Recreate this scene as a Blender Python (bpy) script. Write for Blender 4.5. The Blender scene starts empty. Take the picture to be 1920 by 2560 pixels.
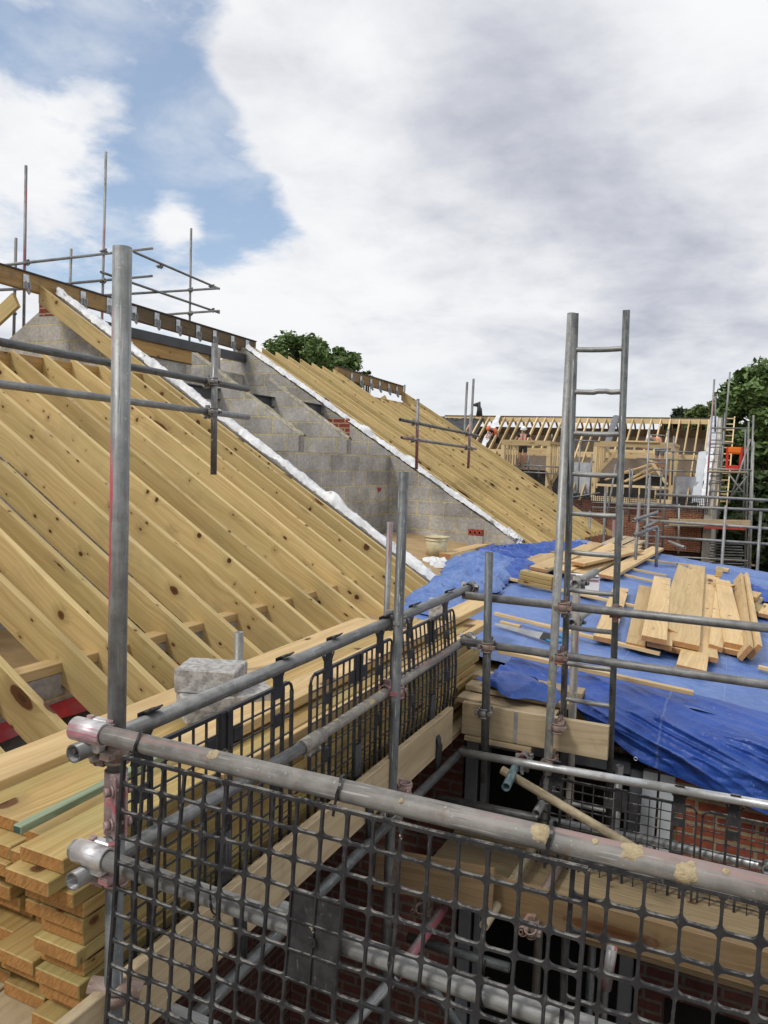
import bpy, bmesh, math, random
import numpy as np
from mathutils import Vector, Matrix, noise
R_ = math.radians
SC = bpy.context.scene
COL = SC.collection

# ------------------------------------------------------------------ camera
FPX, CX, CY, CAMH = 1920.0, 960.0, 1280.0, 6.5      # the photo is 1920 x 2560
YAW, PITCH, ROLL = R_(24.9), R_(-4.0), R_(2.1)
fwd = Vector((-math.sin(YAW)*math.cos(PITCH), math.cos(YAW)*math.cos(PITCH), math.sin(PITCH)))
rt0 = Vector((math.cos(YAW), math.sin(YAW), 0)); up0 = rt0.cross(fwd)
rt = rt0*math.cos(ROLL) + up0*math.sin(ROLL); upv = -rt0*math.sin(ROLL) + up0*math.cos(ROLL)
CAM = Vector((0, 0, CAMH))
cd = bpy.data.cameras.new('camera'); cam = bpy.data.objects.new('camera', cd); COL.objects.link(cam)
cd.sensor_fit = 'VERTICAL'; cd.sensor_height = 36.0; cd.lens = 27.0
cd.clip_start = 0.05; cd.clip_end = 5000
cam.matrix_world = Matrix(((rt.x, upv.x, -fwd.x, 0), (rt.y, upv.y, -fwd.y, 0), (rt.z, upv.z, -fwd.z, CAMH), (0, 0, 0, 1)))
SC.camera = cam
def ray(px, py): return rt*((px-CX)/FPX) - upv*((py-CY)/FPX) + fwd
def at(px, py, x=None, y=None, z=None, depth=None):
    """world point where the sight line of a photo pixel meets a known plane"""
    d = ray(px, py)
    if x is not None: t = (x-CAM.x)/d.x
    elif y is not None: t = (y-CAM.y)/d.y
    elif z is not None: t = (z-CAM.z)/d.z
    else: t = depth
    return CAM + d*t
def onpl(px, py, n, d0):
    d = ray(px, py); n = Vector(n); return CAM + d*((d0-n.dot(CAM))/n.dot(d))
def rz(x): return 5.24 + .6*(-2.8-x)          # top of the near roof's rafters
def tz(x): return 4.92 - .1*x                 # the tarp-covered flat roof
def atr(px, py): return onpl(px, py, (.6, 0, 1), 3.56)
def att(px, py, up=0): return onpl(px, py, (.1, 0, 1), 4.92+up)

# ------------------------------------------------------------------ light
SUN_EL, SUN_AZ = R_(50), R_(210)      # azimuth clockwise from +Y
w = bpy.data.worlds.new('World'); SC.world = w; w.use_nodes = True
sd = Vector((math.sin(SUN_AZ)*math.cos(SUN_EL), math.cos(SUN_AZ)*math.cos(SUN_EL), math.sin(SUN_EL)))
sl = bpy.data.lights.new('sun', 'SUN'); sl.energy = 1.9; sl.angle = R_(11); sl.color = (1, .96, .9)
so = bpy.data.objects.new('sun', sl); COL.objects.link(so); so.location = (0, 0, 60)
so.rotation_euler = (-sd).to_track_quat('-Z', 'Y').to_euler()
SC.view_settings.view_transform = 'Standard'; SC.view_settings.look = 'None'
SC.view_settings.exposure = 0.0; SC.view_settings.gamma = 1.0

class NT:
    def __init__(s, tree): s.t = tree; tree.nodes.clear()
    def n(s, typ, **kw):
        nd = s.t.nodes.new(typ)
        for k, v in kw.items():
            if k.startswith('i_'):
                key = k[2:]; key = int(key) if key.isdigit() else key.replace('_', ' ')
                nd.inputs[key].default_value = v
            else: setattr(nd, k, v)
        return nd
    def l(s, a, b): s.t.links.new(a, b)
    def val(s, x, sock):
        if isinstance(x, (int, float)): sock.default_value = x
        elif isinstance(x, (tuple, list, Vector)):
            v = tuple(x)
            sock.default_value = v if len(v) == len(sock.default_value) else v + (1,)
        else: s.l(x, sock)
    def m(s, op, a, b=None, c=None, clamp=False):
        nd = s.n('ShaderNodeMath', operation=op, use_clamp=clamp); s.val(a, nd.inputs[0])
        if b is not None: s.val(b, nd.inputs[1])
        if c is not None: s.val(c, nd.inputs[2])
        return nd.outputs[0]
    def vm(s, op, a, b=None, out=0):
        nd = s.n('ShaderNodeVectorMath', operation=op); s.val(a, nd.inputs[0])
        if b is not None: s.val(b, nd.inputs[3] if op == 'SCALE' else nd.inputs[1])
        return nd.outputs[out]
    def mr(s, x, a, b, c=0, d=1, smooth=True):
        nd = s.n('ShaderNodeMapRange', interpolation_type='SMOOTHSTEP' if smooth else 'LINEAR')
        s.val(x, nd.inputs[0])
        for i, v in enumerate((a, b, c, d)): s.val(v, nd.inputs[1+i])
        return nd.outputs[0]
    def mix(s, f, a, b, blend='MIX'):
        nd = s.n('ShaderNodeMix', data_type='RGBA', blend_type=blend)
        s.val(f, nd.inputs[0]); s.val(a, nd.inputs[6]); s.val(b, nd.inputs[7]); return nd.outputs[2]
    def noise(s, vec, scale, detail=4, rough=.55, dist=0, out=0):
        nd = s.n('ShaderNodeTexNoise'); s.val(vec, nd.inputs['Vector'])
        s.val(scale, nd.inputs['Scale']); s.val(detail, nd.inputs['Detail']); s.val(rough, nd.inputs['Roughness']); s.val(dist, nd.inputs['Distortion'])
        return nd.outputs[out]
    def comb(s, x, y, z):
        nd = s.n('ShaderNodeCombineXYZ')
        for i, v in enumerate((x, y, z)): s.val(v, nd.inputs[i])
        return nd.outputs[0]
    def sep(s, v):
        nd = s.n('ShaderNodeSeparateXYZ'); s.val(v, nd.inputs[0]); return nd.outputs

# sky: Nishita blue with broken cloud cover (the clouds live on the sky itself, by direction)
T = NT(w.node_tree)
out = T.n('ShaderNodeOutputWorld'); bg = T.n('ShaderNodeBackground'); T.l(bg.outputs[0], out.inputs[0])
sky = T.n('ShaderNodeTexSky'); sky.sky_type = 'NISHITA'; sky.sun_disc = False
sky.sun_elevation = SUN_EL; sky.sun_rotation = SUN_AZ; sky.air_density = 1.0; sky.dust_density = .8; sky.ozone_density = 1.5
dirv = T.n('ShaderNodeTexCoord').outputs['Generated']
sx, sy, sz = T.sep(dirv)
k = T.m('DIVIDE', 1.0, T.m('ADD', T.m('MAXIMUM', sz, 0.0), .22))
cp = T.comb(T.m('MULTIPLY', sx, k), T.m('MULTIPLY', sy, k), T.m('MULTIPLY', sz, .6))
n1 = T.noise(cp, 1.9, 9, .56, .1); n2 = T.noise(T.vm('ADD', cp, (7, 3, 1)), .8, 4, .5, .2)
n3 = T.noise(T.vm('ADD', cp, (1.5, 9, 4)), 5.0, 10, .60, .15); n4 = T.noise(T.vm('ADD', T.vm('MULTIPLY', cp, (1, 1, 1.6)), (4, 2, 4)), 2.2, 8, .58, .3)
def spot(px, py, r0, r1):
    d = ray(px, py).normalized()
    dt = T.vm('DOT_PRODUCT', dirv, tuple(d), 1)
    return T.mr(T.m('ARCCOSINE', dt), R_(r1), R_(r0))
def addall(lst):
    a = lst[0]
    for b in lst[1:]: a = T.m('ADD', a, b)
    return a
hole = addall([T.m('MULTIPLY', spot(*s[:4]), s[4]) for s in ((560, 430, 0, 8, .85), (640, 580, 0, 6, .85), (720, 540, 0, 6, .8), (440, 650, 0, 7, .75), (800, 700, 0, 5, 1.1), (500, 250, 0, 6, .65), (455, 160, 0, 4, .35),
    (180, 650, 0, 8, .75), (100, 130, 0, 13, .55), (330, 440, 0, 7, .65), (520, 10, 0, 4, .5), (300, 90, 0, 9, .5), (40, 560, 0, 6, .4))])
solid = addall([T.m('MULTIPLY', spot(*s[:4]), s[4]) for s in ((800, 150, 2, 11, .7), (1000, 620, 4, 16, .9), (1500, 300, 6, 24, 1.2), (650, 700, 1, 6.0, .5), (440, 555, 0, 3.5, 1.1), (110, 440, 0, 7, .5),
    (260, 300, 0, 6, .25), (80, 600, 0, 4, .35), (130, 510, 0, 3, .3))])
cov = T.m('ADD', T.m('SUBTRACT', T.m('ADD', T.m('MULTIPLY', T.m('SUBTRACT', n1, .5), 2.3), .38), T.m('MULTIPLY', hole, .75)), T.m('MULTIPLY', solid, .9))
cov = T.m('ADD', cov, T.m('MULTIPLY', T.m('SUBTRACT', n3, .5), 1.7))
cmask = T.mr(cov, -.34, .30)
veil = T.m('MULTIPLY', T.mr(T.noise(T.vm('ADD', T.vm('MULTIPLY', cp, (1.0, 1.0, 1.0)), (3, 5, 8)), 3.0, 9, .6, .35), .40, .74), .55)
cmask = T.m('MAXIMUM', cmask, veil)
grey = addall([T.m('MULTIPLY', spot(*s[:4]), s[4]) for s in ((1330, 340, 1, 13, .42), (1800, 380, 2, 15, .30), (1150, 120, 1, 10, .14), (1500, 770, 1, 10, .34), (1750, 830, 0, 9, .34), (1150, 800, 0, 7, .25), (1850, 640, 0, 8, .2), (1300, 900, 0, 7, .25))])
shade = T.m('ADD', T.m('ADD', T.m('MULTIPLY', grey, .8), T.m('MULTIPLY', T.m('SUBTRACT', n2, .5), .8)), T.m('MULTIPLY', T.m('SUBTRACT', n1, .5), 1.0))
shade = T.m('ADD', shade, T.m('MULTIPLY', T.m('SUBTRACT', n4, .5), .95))
shade = T.m('ADD', shade, T.m('MULTIPLY', T.m('SUBTRACT', n3, .5), .45))
shade = T.mr(shade, -.12, .85)
ccol = T.mix(shade, (.95, .955, .97), (.42, .45, .55))
low = T.mr(sz, .02, .2)
ccol = T.mix(low, T.mix(shade, (.84, .87, .90), (.52, .57, .65)), ccol)
skyc = T.mix(1.0, sky.outputs[0], (1.35, 1.4, 1.42), 'MULTIPLY')
skyc = T.mix(.32, skyc, (6.5, 7.6, 9.2))
final = T.mix(cmask, skyc, T.vm('SCALE', ccol, 10.0))
# the unseen sky behind the camera is dimmed slightly to cut its light
final = T.vm('SCALE', final, T.mr(sy, -.5, .3, .95, 1.0))
T.l(final, bg.inputs[0]); bg.inputs[1].default_value = .1

# ------------------------------------------------------------------ materials
MATS = {}
def newmat(name):
    m = bpy.data.materials.new(name); m.use_nodes = True; T = NT(m.node_tree)
    o = T.n('ShaderNodeOutputMaterial'); b = T.n('ShaderNodeBsdfPrincipled'); T.l(b.outputs[0], o.inputs[0])
    MATS[name] = m; return m, T, b
def setb(T, b, color=None, rough=.6, metal=0.0, spec=.5, bump=None, bstr=.3, bdist=.01):
    if color is not None: T.val(color, b.inputs['Base Color'])
    T.val(rough, b.inputs['Roughness']); T.val(metal, b.inputs['Metallic']); T.val(spec, b.inputs['Specular IOR Level'])
    if bump is not None:
        bp = T.n('ShaderNodeBump'); bp.inputs['Strength'].default_value = bstr; bp.inputs['Distance'].default_value = bdist
        T.l(bump, bp.inputs['Height']); T.l(bp.outputs[0], b.inputs['Normal'])
def wood(name, lo, hi, end, knot=(.07, .03, .012), kden=.55, kscale=3.6, var=.35, rough=.62, dirt=.0, green=.0):
    m, T, b = newmat(name)
    tc = T.n('ShaderNodeTexCoord'); oi = T.n('ShaderNodeObjectInfo'); rnd = oi.outputs['Random']
    o = T.vm('ADD', tc.outputs['Object'], T.vm('SCALE', T.comb(1.0, .37, .71), T.m('MULTIPLY', rnd, 60.0)))
    x, y, z = T.sep(o)
    # which face: flat faces use x-z or x-y
    nx, ny, nz = T.sep(T.vm('ABSOLUTE', tc.outputs['Normal']))
    flat = T.m('GREATER_THAN', nz, .6)
    v = T.mix(flat, T.comb(z, z, z), T.comb(y, y, y)); v = T.sep(v)[0]
    # knots: a few large ones and many small ones, each layer 2-D over the face it is on
    wobn = T.m('SUBTRACT', T.noise(o, 26, 3), .5)
    def knots(ks, den, rmax, seed):
        ang = T.m('MULTIPLY', T.m('SUBTRACT', T.noise(T.comb(T.m('MULTIPLY', x, .9), rnd, seed), 1.0, 1), .5), .5)
        kv = T.comb(T.m('ADD', T.m('MULTIPLY', x, ks*.66), T.m('MULTIPLY', v, ang)), T.m('MULTIPLY', v, ks), 0.0)
        kd = T.n('ShaderNodeTexVoronoi', voronoi_dimensions='2D', feature='F1'); kd.inputs['Scale'].default_value = 1.0
        T.l(T.vm('ADD', kv, T.vm('SCALE', T.comb(T.m('ADD', flat, seed), T.m('SUBTRACT', flat, seed), 0.0), 5.7)), kd.inputs['Vector'])
        c_ = T.sep(kd.outputs['Color']); d_ = T.m('ADD', kd.outputs['Distance'], T.m('MULTIPLY', wobn, .06))
        on = T.m('GREATER_THAN', den, c_[0]); rr_ = T.m('MULTIPLY', T.m('POWER', c_[1], 1.6), rmax); rr_ = T.m('ADD', rr_, rmax*.16)
        e = T.m('SUBTRACT', d_, rr_)
        return T.m('MULTIPLY', T.mr(e, .022, -.012), on), T.m('MULTIPLY', T.mr(e, .20, 0.0), on), T.m('MULTIPLY', T.mr(T.m('SUBTRACT', d_, T.m('MULTIPLY', rr_, .45)), .012, -.02), on), c_[2]
    k1, h1_, q1_, b1_ = knots(kscale*.8, kden*.60, .125, 1.3)
    k2, h2_, q2_, b2_ = knots(kscale*1.9, kden*.26, .10, 4.1)
    kmask = T.m('MAXIMUM', k1, k2); halo = T.m('MAXIMUM', h1_, T.m('MULTIPLY', h2_, .8)); kcore = T.m('MAXIMUM', q1_, q2_); cb = T.m('MULTIPLY', b1_, .9)
    # grain
    bend = T.m('MULTIPLY', halo, .035)
    g0 = T.m('ADD', T.m('ADD', v, bend), T.m('MULTIPLY', T.m('SUBTRACT', T.noise(T.comb(T.m('MULTIPLY', x, .9), T.m('MULTIPLY', v, 3.0), rnd), 1.4, 2), .5), .16))
    gw = T.noise(T.comb(T.m('MULTIPLY', x, .35), T.m('MULTIPLY', g0, 34.0), T.m('MULTIPLY', T.m('ADD', y, z), 4.0)), 1.6, 4, .62)
    gf = T.noise(T.comb(T.m('MULTIPLY', x, 2.2), T.m('MULTIPLY', g0, 190.0), z), 1.5, 2, .6)
    grain = T.m('ADD', T.m('MULTIPLY', gw, .8), T.m('MULTIPLY', gf, .25))
    f = T.mr(grain, .38, .72)
    c = T.mix(f, hi, lo)
    big = T.noise(T.comb(T.m('MULTIPLY', x, .8), T.m('MULTIPLY', v, 3.5), T.m('MULTIPLY', rnd, 9)), 1.3, 3)
    c = T.mix(T.m('MULTIPLY', T.mr(big, .45, .75), .4), c, tuple(a*.62 for a in lo))
    # piece to piece
    r2 = T.sep(T.n('ShaderNodeTexWhiteNoise', noise_dimensions='1D').outputs['Color'])
    wn = [n for n in T.t.nodes if n.bl_idname == 'ShaderNodeTexWhiteNoise'][0]; T.l(rnd, wn.inputs['W'])
    c = T.mix(1.0, c, T.mix(r2[0], (1-var, 1-var*1.05, 1-var*1.25), (1+var*.35, 1+var*.35, 1+var*.3)), 'MULTIPLY')
    if green: c = T.mix(T.m('MULTIPLY', T.mr(T.noise(o, 2.2, 3), .4, .7), green), c, (.33, .38, .16))
    # drying cracks and smudges
    ck = T.noise(T.comb(T.m('MULTIPLY', x, 1.3), T.m('MULTIPLY', v, 75.0), T.m('MULTIPLY', rnd, 30)), 1.0, 2, .5)
    ckm = T.m('MULTIPLY', T.mr(ck, .735, .76), T.mr(T.noise(o, 2.3, 2), .52, .6)); c = T.mix(T.m('MULTIPLY', ckm, .75), c, tuple(a*.3 for a in lo))
    c = T.mix(T.m('MULTIPLY', T.mr(T.noise(o, 1.7, 5, .7), .52, .74), .30), c, (.24, .19, .12))
    c = T.mix(T.m('MULTIPLY', halo, .38), c, tuple(a*.45 for a in lo))
    kc = T.mix(T.m('MULTIPLY', cb, .8), knot, (.20, .085, .028))
    kc = T.mix(T.m('MULTIPLY', kcore, .55), kc, tuple(a*.55 for a in knot))
    c = T.mix(kmask, c, kc)
    if dirt: c = T.mix(T.m('MULTIPLY', T.mr(T.noise(o, 9, 5, .65), .5, .72), dirt), c, (.16, .13, .09))
    # end grain
    ring = T.noise(T.comb(T.m('MULTIPLY', x, .1), T.m('MULTIPLY', y, 60.0), T.m('MULTIPLY', T.m('ADD', z, T.m('MULTIPLY', y, 1.3)), 130.0)), 1.0, 3)
    ec = T.mix(T.mr(ring, .35, .7), end, tuple(a*.62 for a in end))
    ec = T.mix(T.mr(T.noise(o, 14, 4), .5, .75), ec, tuple(a*.7 for a in end))
    c = T.mix(T.m('GREATER_THAN', nx, .75), c, ec)
    setb(T, b, c, rough, 0, .28, grain, .25, .003); return m
wood('joist_wood', (.34, .215, .070), (.49, .345, .145), (.40, .20, .065), kden=.72, green=.28, var=.30)
wood('rafter_wood', (.49, .345, .14), (.66, .50, .245), (.55, .38, .18), kden=.95, kscale=4.6, green=.14, var=.26)
wood('whitewood', (.53, .36, .165), (.68, .50, .27), (.46, .235, .10), kden=.35, var=.24)
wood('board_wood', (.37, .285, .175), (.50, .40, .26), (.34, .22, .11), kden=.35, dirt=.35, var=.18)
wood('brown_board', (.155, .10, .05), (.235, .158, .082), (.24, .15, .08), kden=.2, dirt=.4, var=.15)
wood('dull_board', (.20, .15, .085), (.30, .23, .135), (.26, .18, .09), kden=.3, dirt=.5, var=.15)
wood('far_wood', (.60, .44, .23), (.74, .58, .35), (.5, .32, .14), kden=.4, var=.35)
wood('beam_wood', (.40, .22, .07), (.56, .35, .13), (.3, .18, .08), kden=.5, dirt=.35, var=.2)
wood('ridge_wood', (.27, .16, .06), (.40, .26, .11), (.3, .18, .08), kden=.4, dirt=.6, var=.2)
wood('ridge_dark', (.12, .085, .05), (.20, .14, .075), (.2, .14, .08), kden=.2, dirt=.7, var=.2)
wood('green_lath', (.20, .26, .17), (.30, .36, .25), (.06, .10, .08), kden=.15, var=.1)

def tubemat(name, lo, hi, red=0.0, metal=.55, rough=.48, mort=0.0, redcol=(.35, .03, .06), side=None):
    m, T, b = newmat(name)
    tc = T.n('ShaderNodeTexCoord'); rnd = T.n('ShaderNodeObjectInfo').outputs['Random']
    o = T.vm('ADD', tc.outputs['Object'], T.vm('SCALE', T.comb(1.0, .3, .6), T.m('MULTIPLY', rnd, 40.0)))
    x, y, z = T.sep(o)
    st = T.comb(T.m('MULTIPLY', x, 2.0), T.m('MULTIPLY', y, 40.0), T.m('MULTIPLY', z, 40.0))
    a = T.noise(st, 1.3, 5, .65); s2 = T.noise(o, 22, 5, .65); s3 = T.noise(o, 3.5, 3)
    f = T.m('ADD', T.m('MULTIPLY', a, .5), T.m('MULTIPLY', s2, .5))
    c = T.mix(T.mr(f, .36, .64), lo, hi)
    c = T.mix(T.m('MULTIPLY', T.mr(s3, .45, .7), .45), c, tuple(v*.55 for v in lo))
    sp = T.noise(o, 120, 2); c = T.mix(T.m('MULTIPLY', T.mr(sp, .68, .74), .5), c, (.55, .55, .53))
    met = T.m('MULTIPLY', T.mr(f, .3, .7, .6, 1.0), metal)
    scr = T.noise(T.comb(T.m('MULTIPLY', x, 7.0), T.m('MULTIPLY', y, 150.0), T.m('MULTIPLY', z, 150.0)), 1.0, 2, .5)
    c = T.mix(T.m('MULTIPLY', T.mr(scr, .64, .72), .55), c, (.52, .52, .50)); c = T.mix(T.m('MULTIPLY', T.mr(scr, .36, .28), .5), c, (.07, .065, .06))
    ru = T.m('MULTIPLY', T.mr(T.noise(o, 13, 6, .7), .57, .72), .55); c = T.mix(ru, c, (.17, .11, .075)); met = T.m('MULTIPLY', met, T.m('SUBTRACT', 1.0, ru))
    if red:
        rn = T.noise(T.comb(T.m('MULTIPLY', x, 1.2), T.m('MULTIPLY', y, 22.0), T.m('MULTIPLY', z, 22.0)), 1.0, 5, .65)
        if side is not None:
            ox, oy, oz = T.sep(tc.outputs['Object'])
            sidef = T.mr(T.m('ADD', T.m('MULTIPLY', oy, side[0]), T.m('MULTIPLY', oz, side[1])), .015, .021)
            rn = T.m('MULTIPLY', rn, sidef)
        rm = T.m('MULTIPLY', T.mr(rn, .70-red, .78-red), .85)
        c = T.mix(rm, c, redcol); met = T.m('MULTIPLY', met, T.m('SUBTRACT', 1.0, rm))
    if mort:
        mn = T.noise(o, 9, 4, .6, .4); mm = T.mr(mn, .74-mort, .77-mort)
        c = T.mix(mm, c, T.mix(s2, (.40, .31, .14), (.58, .47, .25))); met = T.m('MULTIPLY', met, T.m('SUBTRACT', 1.0, mm))
    setb(T, b, c, T.mr(s2, .3, .7, rough-.08, rough+.14), met, .4, s2, .2, .003); return m
tubemat('tube_grey', (.145, .147, .147), (.30, .302, .298), mort=.03)
tubemat('tube_pale', (.21, .213, .205), (.385, .385, .37), mort=.07)
tubemat('tube_dark', (.075, .08, .082), (.18, .19, .19), metal=.5)
tubemat('tube_red', (.16, .165, .17), (.33, .335, .33), red=.20, redcol=(.30, .07, .09))
tubemat('tube_redside', (.20, .21, .21), (.38, .39, .385), red=.175, side=(.5, .86), redcol=(.5, .045, .09))
tubemat('tube_muddy', (.20, .185, .165), (.38, .36, .32), red=.12, mort=.11, metal=.3, rough=.6, redcol=(.30, .12, .11))
tubemat('tube_front', (.17, .162, .15), (.30, .285, .262), red=.19, mort=.055, metal=.22, rough=.58, redcol=(.29, .19, .175))
tubemat('tube_galv', (.42, .43, .43), (.66, .67, .67), metal=.85, rough=.36)
tubemat('tube_galvred', (.42, .43, .43), (.66, .67, .67), metal=.7, rough=.36, red=.36, side=(0, -1.45), redcol=(.40, .03, .09))
tubemat('tube_yellow', (.27, .22, .14), (.45, .38, .25), metal=.15, rough=.65, mort=.1)
tubemat('tube_blue', (.05, .10, .11), (.18, .25, .26), metal=.2, rough=.6, mort=.03)
tubemat('coupler_grey', (.17, .165, .16), (.36, .35, .34), metal=.6, red=.06, redcol=(.32, .13, .12))
tubemat('coupler_rust', (.20, .13, .10), (.33, .27, .24), metal=.35, red=.16, redcol=(.30, .12, .10), rough=.65)
tubemat('coupler_pink', (.30, .20, .19), (.42, .31, .30), metal=.2, red=.16, redcol=(.42, .10, .12), rough=.55)
tubemat('coupler_silver', (.55, .53, .53), (.80, .79, .79), metal=.75, red=.09, redcol=(.45, .10, .16), rough=.34)

def simple(name, c1, c2=None, scale=8, rough=.6, metal=0, spec=.5, bstr=0, bscale=None, detail=5, lo=.35, hi=.65):
    m, T, b = newmat(name); o = T.n('ShaderNodeTexCoord').outputs['Object']
    if c2 is None: c2 = tuple(v*.75 for v in c1)
    nn = T.noise(o, scale, detail, .6)
    setb(T, b, T.mix(T.mr(nn, lo, hi), c1, c2), rough, metal, spec, T.noise(o, bscale or scale*3, 5) if bstr else None, bstr, .006); return m
simple('black_plastic', (.016, .017, .019), (.030, .031, .034), 20, .45, bstr=.15)
m, T, b = newmat('dusty_plastic'); o = T.n('ShaderNodeTexCoord').outputs['Object']
nz_ = T.sep(T.n('ShaderNodeNewGeometry').outputs['Normal'])[2]
d1 = T.noise(o, 16, 6, .7); d2 = T.noise(o, 60, 4, .6)
c = T.mix(T.mr(d1, .35, .7), (.020, .020, .022), (.045, .044, .045))
c = T.mix(T.m('MULTIPLY', T.m('MULTIPLY', T.mr(nz_, .3, .8), T.mr(T.m('ADD', d1, T.m('MULTIPLY', d2, .4)), .62, .80)), .7), c, (.30, .285, .26))
c = T.mix(T.mr(T.noise(o, 30, 3, .7), .715, .75), c, (.46, .42, .30))
c = T.mix(T.m('MULTIPLY', T.mr(T.noise(T.vm('MULTIPLY', o, (3, 1, 1)), 22, 6, .75, 1.0), .56, .72), .45), c, (.20, .20, .195))
setb(T, b, c, .66, 0, .3, d2, .2, .002)
simple('cable_tie_black', (.012, .012, .013), None, 10, .4)
simple('white_membrane', (.78, .79, .80), (.60, .61, .63), 5, .5, bstr=.5, bscale=18)
simple('white_paper', (.78, .78, .78), (.70, .70, .70), 5, .6)
simple('print_red', (.45, .05, .06)); simple('print_black', (.02, .02, .02)); simple('saw_blue', (.02, .25, .5), None, 6, .4)
simple('saw_steel', (.45, .46, .47), (.32, .33, .34), 6, .35, .8)
simple('bucket_cream', (.62, .54, .34), (.42, .36, .22), 5, .5, bstr=.1)
simple('concrete_lump', (.46, .45, .43), (.26, .25, .24), 34, .95, spec=.1, bstr=1.0, bscale=60, detail=8)
simple('red_clay', (.36, .07, .05), (.25, .05, .035), 18, .8, spec=.2, bstr=.3)
simple('red_strip', (.42, .03, .035), (.30, .02, .03), 9, .45)
simple('mortar_yellow', (.40, .36, .26), (.24, .22, .165), 16, .95, spec=.1, bstr=1.0, bscale=40)
simple('mortar_dry', (.46, .38, .24), (.36, .29, .18), 60, .95, spec=.1, bstr=.8, bscale=120)
simple('steel_beam_paint', (.075, .08, .09), (.05, .054, .06), 6, .5)
simple('felt_black', (.022, .023, .026), (.04, .042, .046), 3, .4, bstr=.4, bscale=6)
simple('upvc_grey', (.16, .175, .19), (.12, .13, .145), 4, .4)
simple('upvc_white', (.52, .55, .58), (.45, .48, .51), 3, .4)
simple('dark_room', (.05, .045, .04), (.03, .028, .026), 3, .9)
simple('fibre_sheet', (.40, .32, .25), (.33, .26, .20), 2, .8)
simple('foil_board', (.58, .60, .64), (.36, .38, .43), 1.8, .35, .25)
simple('ply', (.42, .29, .14), (.34, .23, .11), 5, .7)
simple('galv_bracket', (.62, .64, .66), (.40, .42, .45), 14, .38, .75, bstr=.3)
simple('skin', (.45, .22, .14), (.40, .19, .12), 8, .55)
simple('hard_hat_white', (.82, .82, .80), (.76, .76, .74), 5, .35)
simple('hard_hat_orange', (.80, .20, .07), (.70, .16, .05), 5, .4)
simple('hi_vis_orange', (.95, .19, .07), (.85, .15, .05), 9, .7); simple('hi_vis_peach', (.85, .36, .20), (.72, .28, .15), 6, .7)
simple('reflective_grey', (.65, .65, .66)); simple('black_cloth', (.018, .018, .02), (.03, .03, .033), 12, .85); simple('grey_cloth', (.16, .17, .19), None, 8, .85)
simple('boot_brown', (.10, .06, .035)); simple('barrier_red', (.62, .03, .02), (.50, .02, .015), 3, .45); simple('barrier_orange', (.80, .20, .01), (.72, .14, .01), 3, .4)
simple('bark', (.10, .08, .06), (.06, .05, .035), 6, .9, bstr=.6)
simple('earth', (.16, .12, .09), (.10, .08, .055), .7, .95, spec=.1, bstr=.4)

def masonry(name, cols, mortar, bw, bh, mw, off=.5, bump=.5, rough=.9, noise_amp=.35, stain=None):
    """brick texture on object coordinates: wall along local X, height local Z, uses the wall face it is on"""
    m, T, b = newmat(name); tc = T.n('ShaderNodeTexCoord'); o = tc.outputs['Object']; x, y, z = T.sep(o)
    nx, ny, nz = T.sep(T.vm('ABSOLUTE', tc.outputs['Normal']))
    h = T.mix(T.m('GREATER_THAN', nx, .6), T.comb(x, x, x), T.comb(y, y, y)); h = T.sep(h)[0]
    jit = T.m('MULTIPLY', T.m('SUBTRACT', T.noise(o, 7, 3), .5), .012)
    vec = T.comb(T.m('ADD', h, jit), T.m('ADD', z, jit), 0.0)
    br = T.n('ShaderNodeTexBrick', offset=off, offset_frequency=2); T.l(vec, br.inputs['Vector'])
    br.inputs['Scale'].default_value = 1.0; br.inputs['Mortar Size'].default_value = mw; br.inputs['Mortar Smooth'].default_value = .15
    br.inputs['Brick Width'].default_value = bw; br.inputs['Row Height'].default_value = bh; br.inputs['Bias'].default_value = 0.0
    br.inputs['Color1'].default_value = cols[0]+(1,); br.inputs['Color2'].default_value = cols[1]+(1,); br.inputs['Mortar'].default_value = mortar+(1,)
    n1 = T.noise(o, 2.2, 5, .6); n2 = T.noise(o, 28, 5, .7)
    c = br.outputs['Color']
    c = T.mix(1.0, c, T.mix(T.mr(n1, .3, .7), (1-noise_amp,)*3, (1.12,)*3), 'MULTIPLY')
    c = T.mix(1.0, c, T.mix(T.mr(n2, .3, .7), (.78,)*3, (1.12,)*3), 'MULTIPLY')
    sm = T.mr(T.noise(o, 5, 5, .65, .5), .60, .72); c = T.mix(T.m('MULTIPLY', sm, .45), c, mortar if stain is None else stain)
    hgt = T.m('ADD', T.m('MULTIPLY', br.outputs['Fac'], -1.0), T.m('MULTIPLY', n2, .5))
    setb(T, b, c, rough, 0, .15, hgt, bump, .008); return m
masonry('blockwork', ((.52, .495, .455), (.38, .362, .34)), (.60, .52, .30), .45, .225, .010, bump=.9)
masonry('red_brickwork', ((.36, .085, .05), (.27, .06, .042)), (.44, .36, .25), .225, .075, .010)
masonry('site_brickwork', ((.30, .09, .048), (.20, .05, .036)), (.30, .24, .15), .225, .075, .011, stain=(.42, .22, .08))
masonry('dark_brickwork', ((.11, .042, .032), (.075, .03, .025)), (.10, .085, .07), .225, .075, .011)  # darker copy of the brick, with the pit's shade put into its colour

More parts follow.
